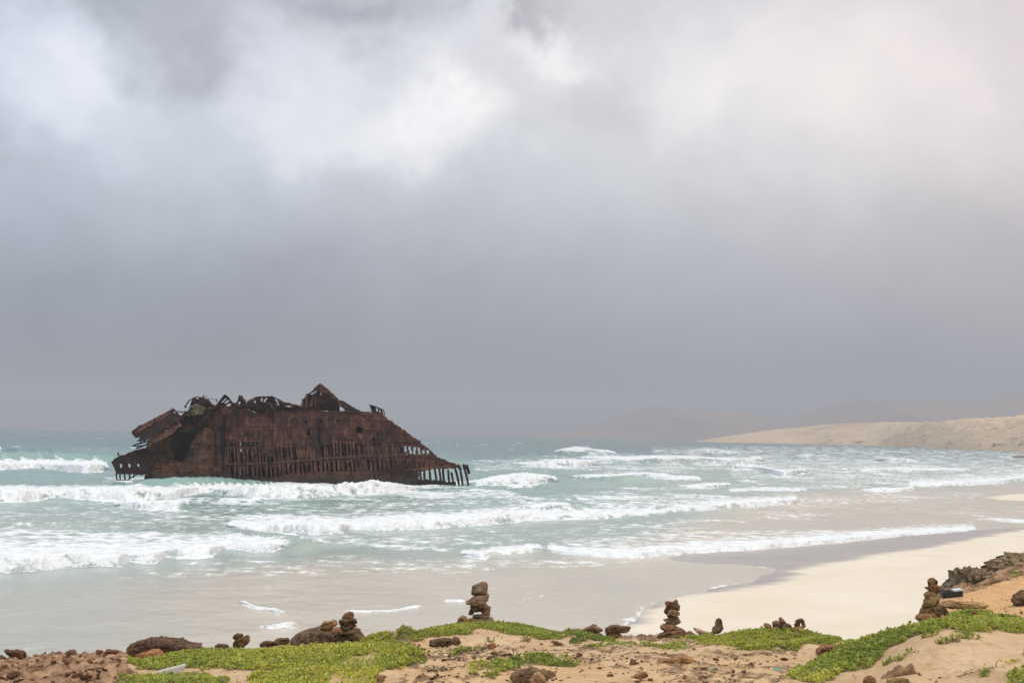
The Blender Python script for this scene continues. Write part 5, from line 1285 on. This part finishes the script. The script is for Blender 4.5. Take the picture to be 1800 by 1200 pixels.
p0 = on_ground(299, 1186)
V, F = beam_vf((-.115, 0, .025), (.115, .02, .045), .06, .10)
V[:, 0] += .05 * (V[:, 2] > .06)
bm = bmesh.new(); vs = [bm.verts.new(v) for v in V]
for f in F: bm.faces.new([vs[i] for i in f])
bmesh.ops.bevel(bm, geom=bm.edges[:], offset=.008, segments=2, affect='EDGES'); bmesh.ops.recalc_face_normals(bm, faces=bm.faces)
me = bpy.data.meshes.new('concrete_block'); bm.to_mesh(me); bm.free(); me.materials.append(M_concrete)
cb_ = bpy.data.objects.new('concrete_block', me); col.objects.link(cb_); cb_.location = p0; cb_.rotation_euler = (0, R_(-9), R_(12))
tag(cb_, 'pale grey concrete block lying tilted in the left green mat', 'concrete block')


def twig(label, pts, r, mat=M_twig, name='dry_stem', leafy=0, yel=.3):
    pts = np.array([on_ground(*p) + (0, 0, r * 1.2) for p in pts]); n = len(pts)
    t = np.linspace(0, n - 1, n * 5); P = np.stack([np.interp(t, np.arange(n), pts[:, k]) for k in range(3)], -1)
    P[:, 2] = ground_z(P[:, 0], P[:, 1]) + r + .012 * np.abs(fbm(P * 6, 2)); c = P[0].copy()
    root = empty(name, c); tag(root, label, 'dry stem' if not leafy else 'creeper')
    V, F = tube(P - c, r * (1 + .3 * fbm(P * 9, 2)), 6); mesh('main_stem', V, F, mat, root)
    vf = []
    for k in range(2, len(P) - 1, 2):
        a = P[k] - c; d = np.array([rng.normal(0, .05), -abs(rng.normal(.05, .03)), .0 + abs(rng.normal(0, .03))]); vf.append(tube(np.array([a, a + d * .5 + (0, 0, .01), a + d]), r * .5, 4))
    V, F = join_vf(vf); mesh('side_shoot', V, F, mat, root)
    if leafy:
        b = P[rng.integers(0, len(P), leafy)] + rng.normal(0, .02, (leafy, 3)) * (1, 1, .3); up = np.zeros_like(b); up[:, 2] = 1
        V, F, cc = leaves(b - c, up, rng.uniform(.03, .05, leafy), leaf_colours(leafy, np.full(leafy, yel)), 6); mesh('leaves', V, F, M_leaf, root, smooth=False, colattr={'leafcol': cc})


twig('long dark creeping stem arching over the sand in front of the middle mound', [(788, 1154), (800, 1149), (815, 1146), (830, 1144), (845, 1142), (860, 1139)], .008, leafy=30, yel=.3)
twig('shorter dark stem right of the long one, bent like a bow', [(855, 1159), (866, 1156), (878, 1153), (890, 1153), (902, 1154), (912, 1156)], .008)
twig('thin dark stem below the long creeping one', [(782, 1161), (795, 1160), (806, 1159), (816, 1161)], .006)
twig('dark stem lying on the sand near the bottom edge left of centre', [(752, 1181), (762, 1178), (775, 1178), (784, 1177)], .007)
twig('thin straw coloured stem stretched over the sand left of centre', [(745, 1172), (770, 1173), (800, 1173), (818, 1172)], .004, M_straw)
twig('short dark twig at the bottom edge among tan stones', [(755, 1194), (764, 1192), (772, 1190)], .007)
twig('bare brown root on the sand near the bottom right corner', [(1682, 1190), (1696, 1186), (1710, 1184), (1726, 1181), (1742, 1180)], .004, M_straw)
p0 = on_ground(1757, 1172); th = np.linspace(.4, 6.0, 28)
V, F = tube(np.stack([.026 * np.cos(th), .01 * np.sin(2 * th), .028 + .032 * np.sin(th)], -1), .0035, 6); o = mesh('root_loop', V, F, M_straw); o.location = p0
tag(o, 'curled brown root loop sticking out of the sand at the lower right', 'root')
for px, py, lab, l in ((1256, 1178, 'small teal plastic scrap on the sand flat right of centre', .09), (1364, 1178, 'thin teal plastic strip on the sand near the right dune', .11)):
    p0 = on_ground(px, py); x = np.linspace(-l / 2, l / 2, 9); Y, X = np.meshgrid([-.012, .0, .012], x); Z = .012 + .012 * fbm(np.stack([X * 30, Y * 30, 0 * X + px], -1), 2)
    V1 = np.stack([X, Y, Z], -1); V2 = V1 - (0, 0, .003); F1 = grid_faces(9, 3)
    o = mesh('plastic_scrap', np.concatenate([V1.reshape(-1, 3), V2.reshape(-1, 3)]), np.concatenate([F1, F1[:, ::-1] + 27]), M_teal); o.location = p0; o.rotation_euler = (0, 0, .3)
    tag(o, lab, 'plastic scrap')

# loose stones: a few shapes, copied
protos = []
for k in range(9):
    bm = bmesh.new(); bmesh.ops.create_icosphere(bm, subdivisions=3, radius=1.0)
    V = np.array([v.co for v in bm.verts]); cuts = rng.normal(size=(9, 3)); cuts /= np.linalg.norm(cuts, axis=1)[:, None]
    for cdir in cuts:
        dd = V @ cdir; lim = rng.uniform(.45, .8); V = V - np.outer(np.maximum(dd - lim, 0) * .92, cdir)
    V = V * (1, .8, .55) + .10 * V * fbm(V * 2 + k * 5, 4)[:, None]
    for v, c_ in zip(bm.verts, V): v.co = c_
    me = bpy.data.meshes.new('stone'); bm.to_mesh(me); bm.free(); me.materials.append(M_stone)
    me.polygons.foreach_set('use_smooth', np.ones(len(me.polygons), bool)); protos.append(me)
src = bpy.data.objects.new('stone', protos[0])
ZONES = [  # outline, how many, size range, tints, label, group
    ([(-40, 1160), (220, 1150), (230, 1172), (190, 1200), (-40, 1205)], 70, (.03, .11), [(1.1, .7, .5), (.75, .5, .38), (1.3, .85, .6)], 'rusty brown stone loose on the rocky ground at the far left', 'stones on the left rocky ground'),
    ([(700, 1135), (900, 1128), (1000, 1134), (1000, 1158), (860, 1160), (700, 1165)], 38, (.03, .09), [(1.2, .85, .65), (.9, .65, .5)], 'small brown stone on the sand in front of the middle mound', 'stones in front of the middle mound'),
    ([(720, 1176), (980, 1178), (980, 1203), (720, 1203)], 26, (.03, .07), [(1.35, 1.0, .75), (1.0, .75, .6)], 'small tan stone on the sand at the bottom of the picture left of centre', 'stones on the bottom sand left of centre'),
    ([(1000, 1145), (1380, 1152), (1400, 1176), (1000, 1176)], 52, (.025, .08), [(1.3, .9, .68), (1.0, .7, .55), (1.5, 1.05, .7)], 'small reddish stone strewn on the sand flat right of centre', 'stones on the sand flat right of centre'),
    ([(1040, 1178), (1390, 1180), (1380, 1203), (1040, 1203)], 40, (.02, .07), [(1.35, .95, .7), (1.0, .75, .6)], 'small tan stone on the sand along the bottom edge right of centre', 'stones on the bottom sand right of centre'),
    ([(1560, 1180), (1780, 1170), (1780, 1203), (1560, 1203)], 16, (.012, .035), [(1.3, .9, .65)], 'tiny stone on the sandy foot of the right dune', 'stones at the foot of the right dune'),
    ([(1680, 1052), (1800, 1048), (1800, 1078), (1690, 1080)], 18, (.02, .06), [(.9, .65, .5), (.6, .45, .4)], 'small dark stone on the orange sand behind the right dune', 'stones behind the right dune'),
    ([(990, 1112), (1250, 1116), (1250, 1124), (990, 1126)], 14, (.04, .10), [(.85, .62, .5), (.65, .5, .42)], 'dark low stone on the rim between the middle mound and the tall cairn', 'stones on the middle rim')]
for poly, cnt, (s0, s1), tints, lab, grp in ZONES:
    poly = np.array(poly, float); lo, hi = poly.min(0), poly.max(0); k = 0; cnt = int(cnt * .72)
    while k < cnt:
        q = rng.uniform(lo, hi)
        if not inside(poly, q[0:1], q[1:2])[0]: continue
        p = on_ground(*q); s = .62 * (s0 + (s1 - s0) * rng.uniform(0, 1) ** 2.6)
        o = src.copy(); o.data = protos[rng.integers(9)]; col.objects.link(o)
        o.location = p + (0, 0, s * rng.uniform(-.15, .2)); o.scale = (s * rng.uniform(.9, 1.4), s, s * rng.uniform(.6, 1.1)); o.rotation_euler = (rng.normal(0, .2), rng.normal(0, .2), rng.uniform(0, 6.28))
        o.color = (*(np.array(tints[rng.integers(len(tints))]) * rng.uniform(.9, 1.35)), 1); tag(o, lab, 'stone', grp); k += 1
bpy.data.objects.remove(src)


def build_gravel():
    N = 9000; y = np.sqrt(rng.uniform(9 ** 2, 20 ** 2, N)); x = rng.uniform(-.45, .45, N) * y
    z, rk, t, px, py = ground_z(x, y, True); n = fbm(xy0(x, y, 1.1), 3); v, _ = veg_mask(px, py, y, n)
    keep = (v < .1) & (rng.uniform(0, 1, N) < np.clip(.25 + .6 * n + .5 * rk, .02, 1)) & ~((px > 1400) & (py < 1165) & (py > 1090))
    x, y, z, rk = x[keep], y[keep], z[keep], rk[keep]; n_s = len(x)
    tv = np.array([[1, 0, 0], [-.5, .8, 0], [-.5, -.8, 0], [.1, 0, .7], [0, 0, -.4]]); tf = np.array([[0, 1, 3], [1, 2, 3], [2, 0, 3], [1, 0, 4], [2, 1, 4], [0, 2, 4]])
    s = rng.uniform(.006, .022, n_s) * (1 + .8 * rk); a = rng.uniform(0, 6.28, n_s)
    tvn = tv[None] * rng.uniform(.6, 1.3, (n_s, 5, 3)) * s[:, None, None]
    X = tvn[..., 0] * np.cos(a)[:, None] - tvn[..., 1] * np.sin(a)[:, None] + x[:, None]; Y = tvn[..., 0] * np.sin(a)[:, None] + tvn[..., 1] * np.cos(a)[:, None] + y[:, None]; Z = tvn[..., 2] + z[:, None] + s[:, None] * .1
    F = tf[None] + (np.arange(n_s) * 5)[:, None, None]
    o = mesh('gravel', np.stack([X, Y, Z], -1), F.reshape(-1, 3), M_stone, smooth=False); o.color = (1.2, .85, .62, 1)
    tag(o, 'fine stone chips scattered over the sand', 'gravel', kind='stuff')


build_gravel()

# ------------------------------------------------------------------ air
def build_haze():
    bm = bmesh.new(); bmesh.ops.create_cube(bm, size=1.0)
    me = bpy.data.meshes.new('haze'); bm.to_mesh(me); bm.free()
    o = bpy.data.objects.new('haze', me); col.objects.link(o); o.scale = (22000, 22000, 330); o.location = (0, 0, 161)
    mt = bpy.data.materials.new('haze_air'); mt.use_nodes = True; mt.node_tree.nodes.clear(); t = NT(mt.node_tree)
    v = t.n('ShaderNodeVolumePrincipled'); v.inputs['Color'].default_value = (0.695, 0.725, 0.775, 1); v.inputs['Density'].default_value = HAZE
    t.put(t.n('ShaderNodeOutputMaterial').inputs['Volume'], v.outputs[0]); me.materials.append(mt)
    tag(o, kind='stuff')


HAZE = 0.00023
build_haze()
